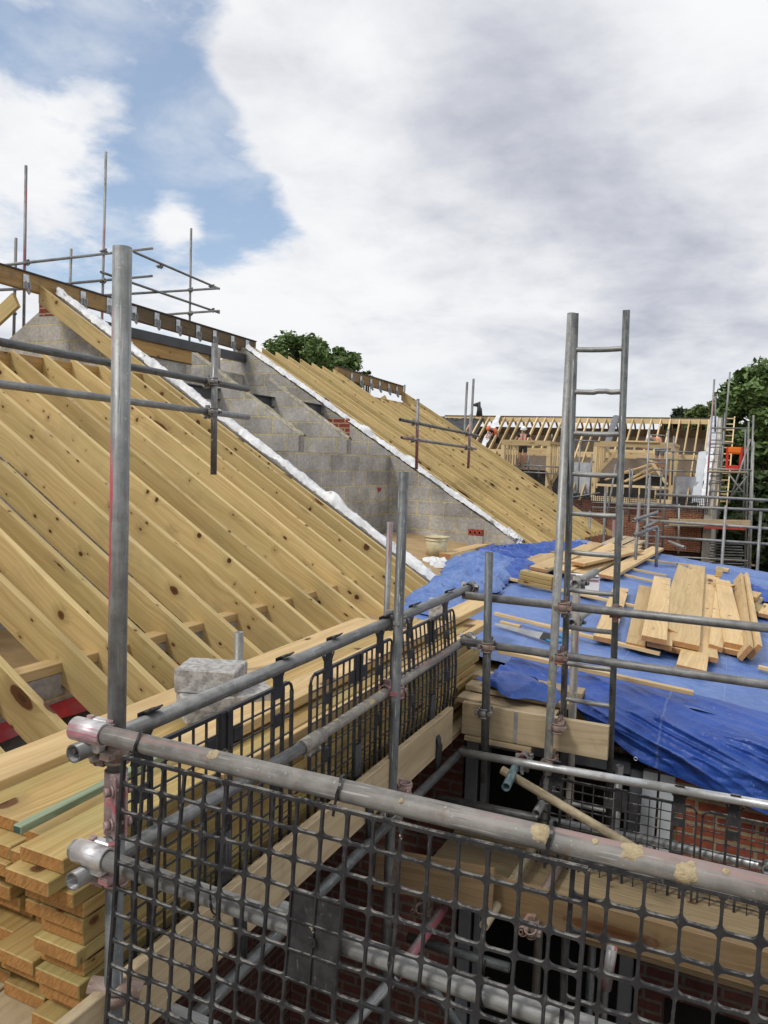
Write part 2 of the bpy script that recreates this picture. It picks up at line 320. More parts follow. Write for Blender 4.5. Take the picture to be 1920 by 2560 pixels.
def tarpmat(name, base, dusty, rough=.42):
    m, T, b = newmat(name); tc = T.n('ShaderNodeTexCoord'); o = tc.outputs['Object']
    a = T.noise(o, 1.6, 6, .6); n2 = T.noise(T.vm('MULTIPLY', o, (1, 3, 1)), 11, 5, .65); n3 = T.noise(o, 45, 3, .6)
    c = T.mix(T.mr(T.m('ADD', T.m('MULTIPLY', a, .6), T.m('MULTIPLY', n2, .4)), .38, .66), base, dusty)
    c = T.mix(T.m('MULTIPLY', T.mr(T.noise(o, 26, 4, .7), .66, .72), .5), c, (.55, .58, .62))
    ox, oy, oz = T.sep(o); fx = T.m('ABSOLUTE', T.m('SUBTRACT', T.m('FRACT', T.m('MULTIPLY', T.m('ADD', ox, T.m('MULTIPLY', T.m('SUBTRACT', a, .5), .06)), 1.35)), .5)); fy = T.m('ABSOLUTE', T.m('SUBTRACT', T.m('FRACT', T.m('MULTIPLY', T.m('ADD', oy, T.m('MULTIPLY', T.m('SUBTRACT', a, .5), .06)), 1.1)), .5))
    cre = T.m('MAXIMUM', T.mr(fx, .02, .0), T.mr(fy, .016, .0))
    rid = T.m('SUBTRACT', 1.0, T.m('MULTIPLY', T.m('ABSOLUTE', T.m('SUBTRACT', T.noise(o, 5.5, 4, .55, .6), .5)), 5.0))
    c = T.mix(T.m('MULTIPLY', cre, .22), c, (.30, .38, .62))
    wv = T.m('ADD', T.m('ADD', T.m('MULTIPLY', n2, 1.0), T.m('MULTIPLY', n3, .3)), T.m('ADD', T.m('MULTIPLY', cre, .8), T.m('MULTIPLY', rid, .55)))
    setb(T, b, c, T.mr(a, .3, .7, rough-.06, rough+.15), 0, .6, wv, .5, .02); return m
tarpmat('tarp_blue', (.010, .055, .30), (.028, .095, .38), .40)
tarpmat('tarp_faded', (.055, .13, .39), (.15, .24, .49), .42)
simple('grass', (.05, .08, .02), (.03, .05, .015), 1.5, .9)
def leafmat(name, c1, c2):
    m, T, b = newmat(name); g = T.n('ShaderNodeNewGeometry'); o = T.n('ShaderNodeTexCoord').outputs['Object']
    f = T.m('ADD', T.m('MULTIPLY', g.outputs['Random Per Island'], .6), T.m('MULTIPLY', T.noise(o, .8, 3), .5))
    setb(T, b, T.mix(T.mr(f, .25, .85), c1, c2), .55, 0, .3)
    b.inputs['Subsurface Weight'].default_value = 0
    return m
leafmat('leaf_mid', (.060, .105, .028), (.17, .25, .08)); leafmat('leaf_dark', (.035, .06, .024), (.09, .13, .05)); leafmat('leaf_pine', (.020, .034, .020), (.045, .065, .035)); leafmat('leaf_yellow', (.06, .09, .025), (.17, .21, .07))
# ------------------------------------------------------------------ geometry helpers
W = {}                                    # world matrices of things and parts (for parenting)
def frame(o, d, up=(0, 0, 1)):
    X = Vector(d).normalized(); u = Vector(up)
    if abs(X.dot(u.normalized())) > .985: u = Vector((0, -1, 0)) if abs(X.z) > .9 else Vector((0, 0, 1))
    Y = u.cross(X).normalized(); Z = X.cross(Y)
    return Matrix(((X.x, Y.x, Z.x, o[0]), (X.y, Y.y, Z.y, o[1]), (X.z, Y.z, Z.z, o[2]), (0, 0, 0, 1)))
def T_(v): return Matrix.Translation(Vector(v))
def link(o, M, parent=None):
    COL.objects.link(o); W[o.name] = M
    if parent is not None:
        o.parent = parent; o.matrix_basis = W[parent.name].inverted() @ M
    else: o.matrix_basis = M
    return o
def tag(o, label=None, cat=None, group=None, kind=None):
    for k, v in (('label', label), ('category', cat), ('group', group), ('kind', kind)):
        if v: o[k] = v
    return o
def thing(name, loc, label, cat, group=None):
    o = bpy.data.objects.new(name, None); o.empty_display_size = .1
    link(o, T_(loc)); return tag(o, label, cat, group)
class MB:
    """collects geometry in world space; build() makes ONE mesh object"""
    def __init__(s): s.bm = bmesh.new()
    def quad(s, *pts):
        try: return s.bm.faces.new([s.bm.verts.new(p) for p in pts])
        except ValueError: return None
    def box(s, M, sx, sy, sz, c=(0, 0, 0), bev=0.0):
        b = bmesh.new(); bmesh.ops.create_cube(b, size=1.0)
        for v in b.verts: v.co = Vector((v.co.x*sx+c[0], v.co.y*sy+c[1], v.co.z*sz+c[2]))
        if bev: bmesh.ops.bevel(b, geom=b.edges[:], offset=bev, segments=1, affect='EDGES')
        s.add(b, M); return s
    def add(s, b, M=None):
        if M is not None: b.transform(M)
        me = bpy.data.meshes.new('t'); b.to_mesh(me); b.free(); s.bm.from_mesh(me); bpy.data.meshes.remove(me); return s
    def bar(s, p0, p1, w, t, up=(0, 0, 1), bev=0.0):
        p0, p1 = Vector(p0), Vector(p1)
        return s.box(frame((p0+p1)/2, p1-p0, up), (p1-p0).length, w, t, bev=bev)
    def cyl(s, p0, p1, r, seg=16, r2=None, caps=True, hollow=0.0, a0=0, a1=2*math.pi):
        p0, p1 = Vector(p0), Vector(p1); M = frame(p0, p1-p0); L = (p1-p0).length; r2 = r if r2 is None else r2
        bm = s.bm; full = abs(a1-a0-2*math.pi) < 1e-4; n = seg if full else seg+1
        def ring(x, rr): return [bm.verts.new(M @ Vector((x, rr*math.cos(a0+(a1-a0)*i/seg), rr*math.sin(a0+(a1-a0)*i/seg)))) for i in range(n)]
        A, B = ring(0, r), ring(L, r2); rng = range(seg)
        def sk(P, Q, flip=False):
            for i in rng:
                j = (i+1) % n
                f = [P[i], P[j], Q[j], Q[i]]
                fc = bm.faces.new(f[::-1] if flip else f); fc.smooth = True
        sk(A, B)
        if hollow:
            C_, D = ring(0, r-hollow), ring(L, r2-hollow); sk(C_, D, True)
            for P, Q, fl in ((A, C_, True), (B, D, False)):
                for i in rng:
                    j = (i+1) % n; f = [P[i], P[j], Q[j], Q[i]]; bm.faces.new(f[::-1] if fl else f)
            if not full:
                for i in (0, n-1): bm.faces.new([A[i], B[i], D[i], C_[i]])
        elif caps and full:
            bm.faces.new(A[::-1]); bm.faces.new(B)
        return s
    def tube(s, pts, r, seg=8, caps=True):
        pts = [Vector(p) for p in pts]; rings = []
        for i, p in enumerate(pts):
            d = (pts[min(i+1, len(pts)-1)]-pts[max(i-1, 0)]).normalized(); M = frame(p, d)
            rr = r[i] if isinstance(r, (list, tuple)) else r
            rings.append([s.bm.verts.new(M @ Vector((0, rr*math.cos(2*math.pi*k/seg), rr*math.sin(2*math.pi*k/seg)))) for k in range(seg)])
        for A, B in zip(rings, rings[1:]):
            for i in range(seg):
                j = (i+1) % seg; s.bm.faces.new([A[i], A[j], B[j], B[i]]).smooth = True
        if caps: s.bm.faces.new(rings[0][::-1]); s.bm.faces.new(rings[-1])
        return s
    def prism(s, poly, M, t):
        """poly in local XZ, extruded along local Y by t (centred)"""
        a = [s.bm.verts.new(M @ Vector((p[0], -t/2, p[1]))) for p in poly]; b = [s.bm.verts.new(M @ Vector((p[0], t/2, p[1]))) for p in poly]
        s.bm.faces.new(a); s.bm.faces.new(b[::-1]); n = len(poly)
        for i in range(n): s.bm.faces.new([a[(i+1) % n], a[i], b[i], b[(i+1) % n]])
        return s
    def sphere(s, c, r, sc=(1, 1, 1), sub=2, M=None):
        b = bmesh.new(); bmesh.ops.create_icosphere(b, subdivisions=sub, radius=r)
        for v in b.verts: v.co = Vector((v.co.x*sc[0], v.co.y*sc[1], v.co.z*sc[2]))
        for f in b.faces: f.smooth = True
        return s.add(b, T_(c) @ (M or Matrix()))
    def grid(s, fn, nu, nv, smooth=True, thick=0.0):
        V = [[s.bm.verts.new(fn(i/nu, j/nv)) for j in range(nv+1)] for i in range(nu+1)]
        for i in range(nu):
            for j in range(nv):
                f = s.bm.faces.new([V[i][j], V[i+1][j], V[i+1][j+1], V[i][j+1]]); f.smooth = smooth
        return s
    def build(s, name, mat, parent=None, M=None, recalc=True, label=None, auto=False):
        M = M if M is not None else (W[parent.name] if parent is not None else None)
        if recalc: bmesh.ops.recalc_face_normals(s.bm, faces=s.bm.faces[:])
        if M is None:
            c = Vector((0, 0, 0)); lo = Vector((1e9,)*3); hi = Vector((-1e9,)*3)
            for v in s.bm.verts:
                for i in range(3): lo[i] = min(lo[i], v.co[i]); hi[i] = max(hi[i], v.co[i])
            M = T_(((lo.x+hi.x)/2, (lo.y+hi.y)/2, lo.z))
        s.bm.transform(M.inverted()); me = bpy.data.meshes.new(name); s.bm.to_mesh(me); s.bm.free()
        me.materials.append(MATS[mat]); o = bpy.data.objects.new(name, me); link(o, M, parent)
        if label: o['label'] = label
        return o
RND = random.Random(7)
_tube_cache = {}
TR = .02415
def tube(name, p0, p1, mat, parent=None, label=None, r=TR, seg=24, ext=0.0, up=(0, 0, 1)):
    """scaffold tube, open hollow ends; local X runs along it"""
    p0, p1 = Vector(p0), Vector(p1); d = (p1-p0).normalized(); p0 = p0-d*ext; p1 = p1+d*ext
    M = frame((p0+p1)/2, d, up); L = (p1-p0).length
    mb = MB(); mb.cyl(M @ Vector((-L/2, 0, 0)), M @ Vector((L/2, 0, 0)), r, seg, hollow=.0045)
    o = mb.build(name, mat, parent, M, recalc=False)
    if label: o['label'] = label
    return o
def plank(name, p0, p1, wd, th, mat, parent=None, up=(0, 0, 1), bev=.003, warp=0.0, **tg):
    """p0-p1 centre line; local X along, width local Y, thickness local Z"""
    p0, p1 = Vector(p0), Vector(p1); M = frame((p0+p1)/2, p1-p0, up); L = (p1-p0).length
    mb = MB(); mb.box(M, L, wd, th, bev=bev)
    o = mb.build(name, mat, parent, M)
    if tg: tag(o, **tg)
    return o
def coupler(c, da, db, mat='coupler_grey', parent=None, name='coupler', off=None):
    """double coupler: a band round each of two tubes, a saddle between, bolts with nuts.
    c = midpoint between the two axes, da/db the tube directions, off = vector from tube a's axis to tube b's axis"""
    da, db = Vector(da).normalized(), Vector(db).normalized(); off = Vector(off); ca = Vector(c)-off/2; cb = Vector(c)+off/2; n = off.normalized()
    mb = MB(); w = .026
    for cc, d, sgn in ((ca, da, 1), (cb, db, -1)):
        mb.cyl(cc-d*w, cc+d*w, TR+.0055, 20, hollow=.004)
        mb.cyl(cc-d*.030, cc-d*.022, TR+.008, 20, hollow=.006); mb.cyl(cc+d*.022, cc+d*.030, TR+.008, 20, hollow=.006)
        t = d.cross(n).normalized()
        for sg in (1, -1):
            b0 = cc+t*sg*(TR+.013)
            mb.bar(b0-n*sgn*.018, b0+n*sgn*.014, .026, .020, up=tuple(d))
        b0 = cc+t*(TR+.016)
        mb.cyl(b0-n*.036, b0+n*.034, .0065, 8); mb.cyl(b0-n*sgn*.034, b0-n*sgn*.020, .0125, 6); mb.cyl(b0-n*sgn*.018, b0-n*sgn*.014, .016, 10)
    mb.box(frame(c, da, tuple(n)), .05, .05, max(.012, off.length-2*TR+.012), bev=.004)
    return mb.build(name, mat, parent)
def chain(v, n=8):
    return v
# ------------------------------------------------------------------ ground and near building
mb = MB(); mb.quad((-1500, -600, 0), (1500, -600, 0), (1500, 2400, 0), (-1500, 2400, 0))
tag(mb.build('ground', 'earth', M=Matrix()), kind='structure')

def wall(name, p0, p1, z0, z1, t, mat, parent=None, holes=(), poly=None):
    """straight wall; local X along it, Z up from z0=world 0; holes (x0,x1,z0,z1) along the wall; poly = outline in (x along, z)"""
    p0 = Vector((p0[0], p0[1], 0)); p1 = Vector((p1[0], p1[1], 0)); M = frame(p0, p1-p0); L = (p1-p0).length; mb = MB()
    if poly: mb.prism(poly, M, t)
    else:
        xs = sorted({0, L, *[h[0] for h in holes], *[h[1] for h in holes]}); zs = sorted({z0, z1, *[h[2] for h in holes], *[h[3] for h in holes]})
        for a, b in zip(xs, xs[1:]):
            for c, d in zip(zs, zs[1:]):
                if not any(h[0] <= a+1e-6 and h[1] >= b-1e-6 and h[2] <= c+1e-6 and h[3] >= d-1e-6 for h in holes):
                    mb.box(M, b-a, t, d-c, ((a+b)/2, 0, (c+d)/2))
        bmesh.ops.remove_doubles(mb.bm, verts=mb.bm.verts[:], dist=1e-5)
        bmesh.ops.delete(mb.bm, geom=[f for f in mb.bm.faces if len([g for g in f.edges[0].link_faces if set(g.verts) == set(f.verts)]) > 1], context='FACES_ONLY')
    return mb.build(name, mat, parent, M)

bld = thing('brick_building', (-2.9, 6, 0), 'unfinished red brick building under the bare rafters with dark window openings in the corner', 'building')
wall('wall', (-3.01, -2), (-3.01, 7.4), 0, 5.05, .10, 'dark_brickwork', bld)
wall('inner_leaf', (-3.25, -2), (-3.25, 7.4), 0, 5.305, .10, 'blockwork', bld)
wall('inner_wall', (-5.6, -2), (-5.6, 7.3), 2.3, 6.35, .2, 'blockwork', bld)
mb = MB(); mb.box(T_((-5.7, 2.7, 4.85)), 4.7, 9.4, .2); mb.build('upper_floor', 'ply', bld)
WY = 4.95
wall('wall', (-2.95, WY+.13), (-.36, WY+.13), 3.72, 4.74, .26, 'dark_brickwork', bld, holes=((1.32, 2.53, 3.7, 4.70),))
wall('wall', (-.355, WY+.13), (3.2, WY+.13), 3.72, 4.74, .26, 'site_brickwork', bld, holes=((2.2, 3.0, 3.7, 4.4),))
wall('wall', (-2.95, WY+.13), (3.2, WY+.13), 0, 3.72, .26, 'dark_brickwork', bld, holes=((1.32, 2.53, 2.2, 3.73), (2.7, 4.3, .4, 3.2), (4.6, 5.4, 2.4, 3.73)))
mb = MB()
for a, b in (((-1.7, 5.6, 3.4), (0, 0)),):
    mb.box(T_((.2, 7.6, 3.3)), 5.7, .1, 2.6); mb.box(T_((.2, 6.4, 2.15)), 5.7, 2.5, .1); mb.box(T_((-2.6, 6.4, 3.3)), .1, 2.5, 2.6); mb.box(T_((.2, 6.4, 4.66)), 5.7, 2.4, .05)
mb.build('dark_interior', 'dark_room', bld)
wf = None
def window(x0, x1, z0, z1, mat, mull=()):
    mb = MB()
    for a in (x0, x1): mb.box(T_((a, WY+.06, (z0+z1)/2)), .09, .09, z1-z0, bev=.006)
    for m_ in mull: mb.box(T_((m_, WY+.06, (z0+z1)/2)), .045, .085, z1-z0-.1, bev=.006)
    for z in (z0, z1): mb.box(T_(((x0+x1)/2, WY+.06, z)), x1-x0-.092, .085, .08, bev=.006)
    return mb.build('window_frame', mat, bld)
window(-1.57, -.48, 2.3, 4.6, 'upvc_grey', (-1.48,))
mb = MB(); mb.box(T_((-.40, WY-.02, 4.2)), .085, .05, .86); mb.box(T_((-.30, WY-.02, 4.2)), .085, .05, .86)
mb.build('reveal_strip', 'upvc_white', bld, label='pale protective film on the window reveal')
mb = MB(); mb.box(T_((-.9, WY-.05, 2.25)), 1.4, .2, .05); mb.build('sill', 'upvc_grey', bld)
# flat roof under the tarp
def slab(x0, x1, y0, y1, top, t):
    mb = MB(); pts = [(x0, y0), (x1, y0), (x1, y1), (x0, y1)]
    a = [mb.bm.verts.new((x, y, tz(x)+top)) for x, y in pts]; b = [mb.bm.verts.new((x, y, tz(x)+top-t)) for x, y in pts]
    mb.bm.faces.new(a); mb.bm.faces.new(b[::-1])
    for i in range(4): mb.bm.faces.new([a[i], b[i], b[(i+1) % 4], a[(i+1) % 4]])
    return mb
slab(-4.9, 3.2, WY+.02, 14.0, -.06, .16).build('flat_roof_deck', 'ply', bld)
wall('wall', (3.1, WY+.3), (3.1, 13.9), 0, 4.5, .2, 'site_brickwork', bld)
wall('wall', (-3.2, 13.85), (3.0, 13.85), 0, 4.5, .2, 'site_brickwork', bld)

# ------------------------------------------------------------------ roof timbers
def rafter_poly(x0, x1, d=.2, foot=True):
    """side outline in x,z: sloping top edge from x0 (high) to x1 (low)"""
    a = math.atan(.6); vd = d/math.cos(a)
    zb = rz(x1)-.02
    if foot: xs = x1-(vd-.02)/.6; return [(x0, rz(x0)), (x0, rz(x0)-vd), (xs, zb), (x1, zb), (x1, rz(x1))]
    return [(x0, rz(x0)), (x0, rz(x0)-vd), (x1, rz(x1)-vd), (x1, rz(x1))]
AS = math.atan(.6); _rb = random.Random(21)
def rafter(y, x0, x1, parent, mat='rafter_wood', t=.047, foot=True, name='rafter', label=None, dz=0, tw=0):
    mb = MB(); mb.prism([(p[0], p[1]+dz) for p in rafter_poly(x0, x1, foot=foot)], Matrix(), t)
    bmesh.ops.bisect_plane(mb.bm, geom=mb.bm.verts[:]+mb.bm.edges[:]+mb.bm.faces[:], plane_co=(0, 0, 0), plane_no=(0, 0, 1)) if False else None
    for q in range(1, 9):
        xq = x0+(x1-x0)*q/9; bmesh.ops.bisect_plane(mb.bm, geom=mb.bm.verts[:]+mb.bm.edges[:]+mb.bm.faces[:], plane_co=(xq, 0, 0), plane_no=(1, 0, 0))
    b1, b2, b3 = _rb.uniform(-.016, .016), _rb.uniform(-.009, .009), _rb.uniform(0, 6)
    for v_ in mb.bm.verts:
        q = (v_.co.x-x0)/(x1-x0); v_.co.y += b1*math.sin(math.pi*q)+.004*math.sin(7*q+b3); v_.co.z += b2*math.sin(math.pi*q)+.003*math.sin(9*q+b3*2)
    mb.bm.verts.ensure_lookup_table()
    mb.bm.transform(T_((0, y, 0)))
    # local X must run down the slope so the grain follows the timber
    Mo = frame(((x0+x1)/2, y, rz((x0+x1)/2)), (math.cos(AS), 0, -math.sin(AS)), (0, -1, 0))
    return mb.build(name, mat, parent, Mo, label=label)
roof1 = thing('roof_frame', (-5, 4, 5), 'bare timber roof slope of knotty rafters in the left foreground', 'roof frame', 'unfinished rafter roofs')
rr = random.Random(3)
ys1 = [1.10, 1.48, 1.85, 2.19, 2.54, 2.93, 3.18, 3.42, 3.75, 4.12, 4.49, 4.86, 5.24, 5.60, 5.97, 6.34, 6.72, 7.02]
for y in ys1:
    if y > 7.1: continue
    rafter(y+rr.uniform(-.012, .012), -6.43, -2.60, roof1, dz=rr.uniform(-.008, .008))
rafter(7.2, -8.33, -2.74, roof1, label='long pale end rafter reaching up to the ridge beam')
# left slope rafter beyond the ridge, purlin, plates
mb = MB(); M = frame((-10.6, 6.95, rz(-8.3)-1.50), (-math.cos(AS), 0, -math.sin(AS)), (0, -1, 0)); mb.box(M, 5.0, .2, .05, bev=.002)
mb.build('rafter', 'rafter_wood', roof1, M, label='rafter of the far slope running down left from the ridge')
plank('purlin', (-6.45, -1, rz(-6.45)-.17), (-6.45, 7.1, rz(-6.45)-.17), .07, .24, 'beam_wood', roof1)
plank('wall_plate', (-3.25, -2, 5.335), (-3.25, 7.1, 5.335), .11, .055, 'whitewood', roof1)
for a, b in zip(ys1[:-1], ys1[1:]):
    if b > 7.1 : break
    pass
def ridx(y): return -8.35+.065*(y-7.3)
def ridge(y0, y1, parent, h=.21, cap=True, mat='ridge_wood'):
    n = 6; P = [Vector((ridx(y0+(y1-y0)*i/n), y0+(y1-y0)*i/n, 0)) for i in range(n+1)]
    p0 = Vector((ridx(y0), y0, rz(ridx(y0))-.02)); p1 = Vector((ridx(y1), y1, rz(ridx(y1))-.02))
    r = plank('ridge_beam', p0, p1, .09, h, mat, parent)
    if cap: 
        mb = MB(); mb.bar(p0+Vector((0, 0, h/2+.009)), p1+Vector((0, 0, h/2+.009)), .13, .016); mb.build('ridge_felt', 'felt_black', parent)
    return r
def bracket(c, s=1.0, parent=None):
    """metal joist hanger left on the ridge: strap, cheeks and a bent tab"""
    mb = MB(); c = Vector(c)
    mb.box(T_(c+Vector((.052, 0, .0))), .004, .10*s, .20*s); mb.box(T_(c+Vector((.075, -.028, -.05))), .05, .004, .10*s); mb.box(T_(c+Vector((.075, .028, -.05))), .05, .004, .10*s)
    mb.bar(c+Vector((.06, .0, -.09)), c+Vector((.105, .012, -.155)), .05, .004, up=(0, 1, .2)); mb.box(T_(c+Vector((.01, 0, .128))), .10, .045, .004)
    return mb.build('joist_hanger', 'galv_bracket', parent)
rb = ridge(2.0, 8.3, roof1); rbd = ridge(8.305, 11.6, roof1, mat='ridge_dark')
for y in (6.15, 6.55, 6.98, 7.85, 8.3, 8.75, 9.2, 9.65, 10.1, 10.5, 10.95, 11.35): bracket((ridx(y), y, rz(ridx(y))-.03), rr.uniform(.85, 1.1), rb if y < 8.3 else rbd)
# dpc
mb = MB()
def dpcf(u, v):
    y = -2+9.3*u; return Vector((-3.197+.10*v, y, 5.15-.05*v+.006*math.sin(y*9+v*2)+.03*v*noise.noise(Vector((y*2.1, v, 0)))))
mb.grid(dpcf, 160, 5); tag(mb.build('damp_course_strip', 'red_strip'), 'red plastic damp course strip lying along the brick wall head under the rafters', 'plastic strip')

roof2 = thing('roof_frame', (-5, 14, 5), 'second bare rafter roof slope beyond the block walls, with closely set rafters', 'roof frame', 'unfinished rafter roofs')
y = 11.55
ys2 = []
while y < 17.0: ys2.append(y); y += .4
for i, y in enumerate(ys2):
    top = ridx(y)-.12 if y < 14.6 else -7.05
    rafter(y+rr.uniform(-.01, .01), top+.05, -2.75+.03*i*.5, roof2, dz=rr.uniform(-.008, .008))
rafter(17.3, ridx(17.3)+.03, -2.42, roof2, label='last pale rafter rising to the end of the ridge')
plank('trimmer', (-7.08, 14.5, rz(-7.05)-.12), (-7.08, 17.2, rz(-7.05)-.12), .05, .2, 'beam_wood', roof2)
rb2 = ridge(14.35, 17.35, roof2)
for y in (14.9, 15.3, 15.75, 16.15, 16.6, 17.0): bracket((ridx(y), y, rz(ridx(y))-.06), .95, rb2)
plank('wall_plate', (-2.95, 11.6, 5.1), (-2.7, 17.3, 5.1), .10, .075, 'joist_wood', roof2)
mb = MB(); M = frame((-9.6, 16.9, 6.9), (-math.cos(AS), 0, -math.sin(AS)), (0, -1, 0)); mb.box(M, 4.0, .2, .05); mb.build('rafter', 'rafter_wood', roof2, M)

# ------------------------------------------------------------------ block walls
def gable(name, y, t, x1, label, dz=.0, xl=-13.3):
    xr = ridx(y); top = rz(xr)+dz; zl = top-.6*(xr-xl)
    M = T_((0, y, 0)); mb = MB(); mb.prism([(xl, 4.2), (x1, 4.2), (x1, rz(x1)+dz), (xr, top), (xl, zl)], M, t)
    return tag(mb.build(name, 'blockwork', M=T_((-5.075, y, .006))), label, 'block wall', 'block party walls')
g1 = gable('block_gable_wall', 7.56, .2, -2.78, 'nearer sloping concrete block party wall behind the left rafters, white membrane along its top', -.09)
g2 = gable('block_gable_wall', 11.3, .2, -2.98, 'further sloping concrete block party wall with a red brick patch, facing the gap in the roof', -.05)
def patch(poly, y, parent, t=.006):
    mb = MB(); M = T_((0, y, 0)); mb.prism(poly, M, t); return mb.build('brick_patch', 'red_brickwork', parent, T_((0, y, 0)))
q = [at(816, 1044, y=11.196), at(866, 1045, y=11.196), at(874, 1046, y=11.196), at(873, 1108, y=11.196), at(866, 1106, y=11.196)]
patch([(v.x, v.z) for v in q], 11.197, g2)
q = [at(99, 762, y=7.457), at(155, 788, y=7.457), at(99, 790, y=7.457)]
q = [at(98, 760, y=7.457), at(125, 760, y=7.457), at(157, 788, y=7.457), at(98, 790, y=7.457)]
patch([(v.x, v.z) for v in q], 7.457, g1)
XK = -5.13
wall_k = wall('block_knee_wall', (XK-.1, 7.67), (XK-.1, 11.19), 4.4, 6.54, .2, 'blockwork')
tag(wall_k, 'low concrete block wall between the two party walls with a pink paint spot', 'block wall')
mb = MB(); c = at(948, 1224, x=XK+.004)
for i in range(9):
    a = 2*math.pi*i/9; b = 2*math.pi*(i+1)/9; r1 = .05*(1+.4*math.sin(i*2.3)); r2 = .05*(1+.4*math.sin((i+1) % 9*2.3))
    mb.bm.faces.new([mb.bm.verts.new(p) for p in (c, c+Vector((0, r1*1.5*math.cos(a), r1*math.sin(a)*.8)), c+Vector((0, r2*1.5*math.cos(b), r2*math.sin(b)*.8)))])
mb.build('paint_spot', 'red_clay', wall_k)
def cheek(y, label, xt):
    M = T_((0, y, 0)); mb = MB(); z1 = 6.77; zt = z1+.62*(XK-xt)
    mb.prism([(xt, 6.545), (XK, 6.545), (XK, z1), (xt, zt)], M, .14)
    w_ = tag(mb.build('block_cheek_wall', 'blockwork', M=T_((.1, y, .006))), label, 'block wall', 'sloping block cheek walls')
    mb = MB()
    def f(u, v):
        x = XK+.02+(xt-XK)*u; nn = noise.noise(Vector((x*5, v*3+y, 0)))+.6*noise.noise(Vector((x*14, v*5, y)))
        a = (v-.5)*math.pi*1.15; return Vector((x, y+.073*math.sin(a)*(1+.10*nn), z1+.62*(XK-x)-.015+.028*math.cos(a)*(1+.9*nn)+.012*nn))
    mb.grid(f, 110, 8); mb.build('mortar_cap', 'mortar_yellow', w_)
cheek(8.47, 'nearer sloping block cheek wall capped with yellow mortar, left of the steel beam end', -6.85)
cheek(9.78, 'further sloping block cheek wall capped with yellow mortar, nearest the red brick patch', -6.50)
tag(wall('block_spine_wall', (-8.1, 7.67), (-8.1, 11.19), 4.5, 7.86, .2, 'blockwork'), 'block wall standing under the ridge beam between the party walls', 'block wall')
tag(plank('timber_plate', (-8.0, 7.7, 7.97), (-8.02, 10.2, 7.97), .1, .2, 'beam_wood'), 'brown timber plate lying on the block wall under the ridge', 'timber')
mb = MB(); mb.box(T_((-8.0, 10.35, 8.03)), .18, .16, .36, bev=.004)
tag(mb.build('block_pier', 'blockwork'), 'single upright block packed under the ridge beam', 'block')
mb = MB(); zc = 7.27; xb = -6.42
for z in (-.07, .07): mb.bar((xb, 7.67, zc+z), (xb, 11.19, zc+z), .13, .012)
mb.bar((xb, 7.67, zc), (xb, 11.19, zc), .010, .128)
tag(mb.build('steel_beam', 'steel_beam_paint'), 'dark painted steel I beam running through the block cheek walls', 'steel beam')
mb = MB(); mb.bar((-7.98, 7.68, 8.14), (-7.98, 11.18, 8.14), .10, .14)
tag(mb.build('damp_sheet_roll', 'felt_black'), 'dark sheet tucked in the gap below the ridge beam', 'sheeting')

# white membrane over wall heads
def membrane(y, x0, x1, label, seed, wd=.14, lift=.012, thick=.05):
    mb = MB(); nn = 420
    def f(u, v):
        x = x0+(x1-x0)*u; s = (v-.5)
        n1_ = noise.noise(Vector((x*2.2+seed, v*2.5, 0))); n2_ = noise.noise(Vector((x*7+seed, v*5, 3))); n3_ = noise.noise(Vector((x*17, v*9+seed, 8)))
        w_ = wd*(1+.12*noise.noise(Vector((x*1.3, seed, 5)))+.25*max(0, noise.noise(Vector((x*3.1, seed, 9)))))
        bulge = max(0, noise.noise(Vector((x*2.6+seed*3, 1, 2)))-.22)**1.3*.26
        zz = rz(x)+.035+lift*(1-(2*s)**2)+bulge*math.cos(s*math.pi)+.014*n1_+.013*(abs(n2_)*2-.5)+.012*(abs(n3_)*2-.5)+.008*abs(noise.noise(Vector((x*38, v*8+seed, 2)))) - (.05*max(0, abs(2*s)-.55)/.45)
        yy = y+w_*s+.02*n2_+.016*n3_
        return Vector((x+.03*n1_, yy, zz))
    mb.grid(f, nn, 12); return tag(mb.build('white_membrane', 'white_membrane'), label, 'membrane', 'white membranes along wall heads')
membrane(7.43, ridx(7.5)+.1, -2.76, 'crumpled white membrane running down the nearer party wall beside the left rafters', 2.0)
membrane(11.26, ridx(11.3)+.12, -2.92, 'crumpled white membrane running down the further party wall beside the second roof', 6.3, .14)
def scrap(pts, w_, label, seed, dz=.05):
    mb = MB(); P = [Vector(p) for p in pts]
    def f(u, v):
        t = u*(len(P)-1); i = min(int(t), len(P)-2); p = P[i].lerp(P[i+1], t-i); d = (P[i+1]-P[i]).normalized(); s = Vector((-d.y, d.x, 0))
        q = p+s*w_*(v-.5)*(1+.5*noise.noise(Vector((u*4+seed, 0, 0))))
        q.z += dz*(1-(2*v-1)**2)+dz*1.1*noise.noise(Vector((u*9+seed, v*4, 1)))+dz*.7*noise.noise(Vector((u*23, v*9+seed, 4)))
        q.x += .04*noise.noise(Vector((u*11, v*7, seed))); return q
    mb.grid(f, 60, 14); return tag(mb.build('membrane_scrap', 'white_membrane'), label, 'membrane')
scrap([(-3.12, 11.22, 5.46), (-2.97, 11.18, 5.36), (-2.90, 11.16, 5.18)], .16, 'white membrane bundle hanging down the end of the further party wall', 1, .05)
scrap([at(1080, 1400, z=5.22), at(1115, 1418, z=5.2), at(1150, 1410, z=5.2), at(1195, 1385, z=5.2)], .3, 'white membrane scrap on the roof by the bucket', 4)
scrap([at(1250, 1372, z=5.2), at(1290, 1360, z=5.2), at(1325, 1352, z=5.2)], .5, 'white membrane scrap beside the plank at the wall end', 9, .08)
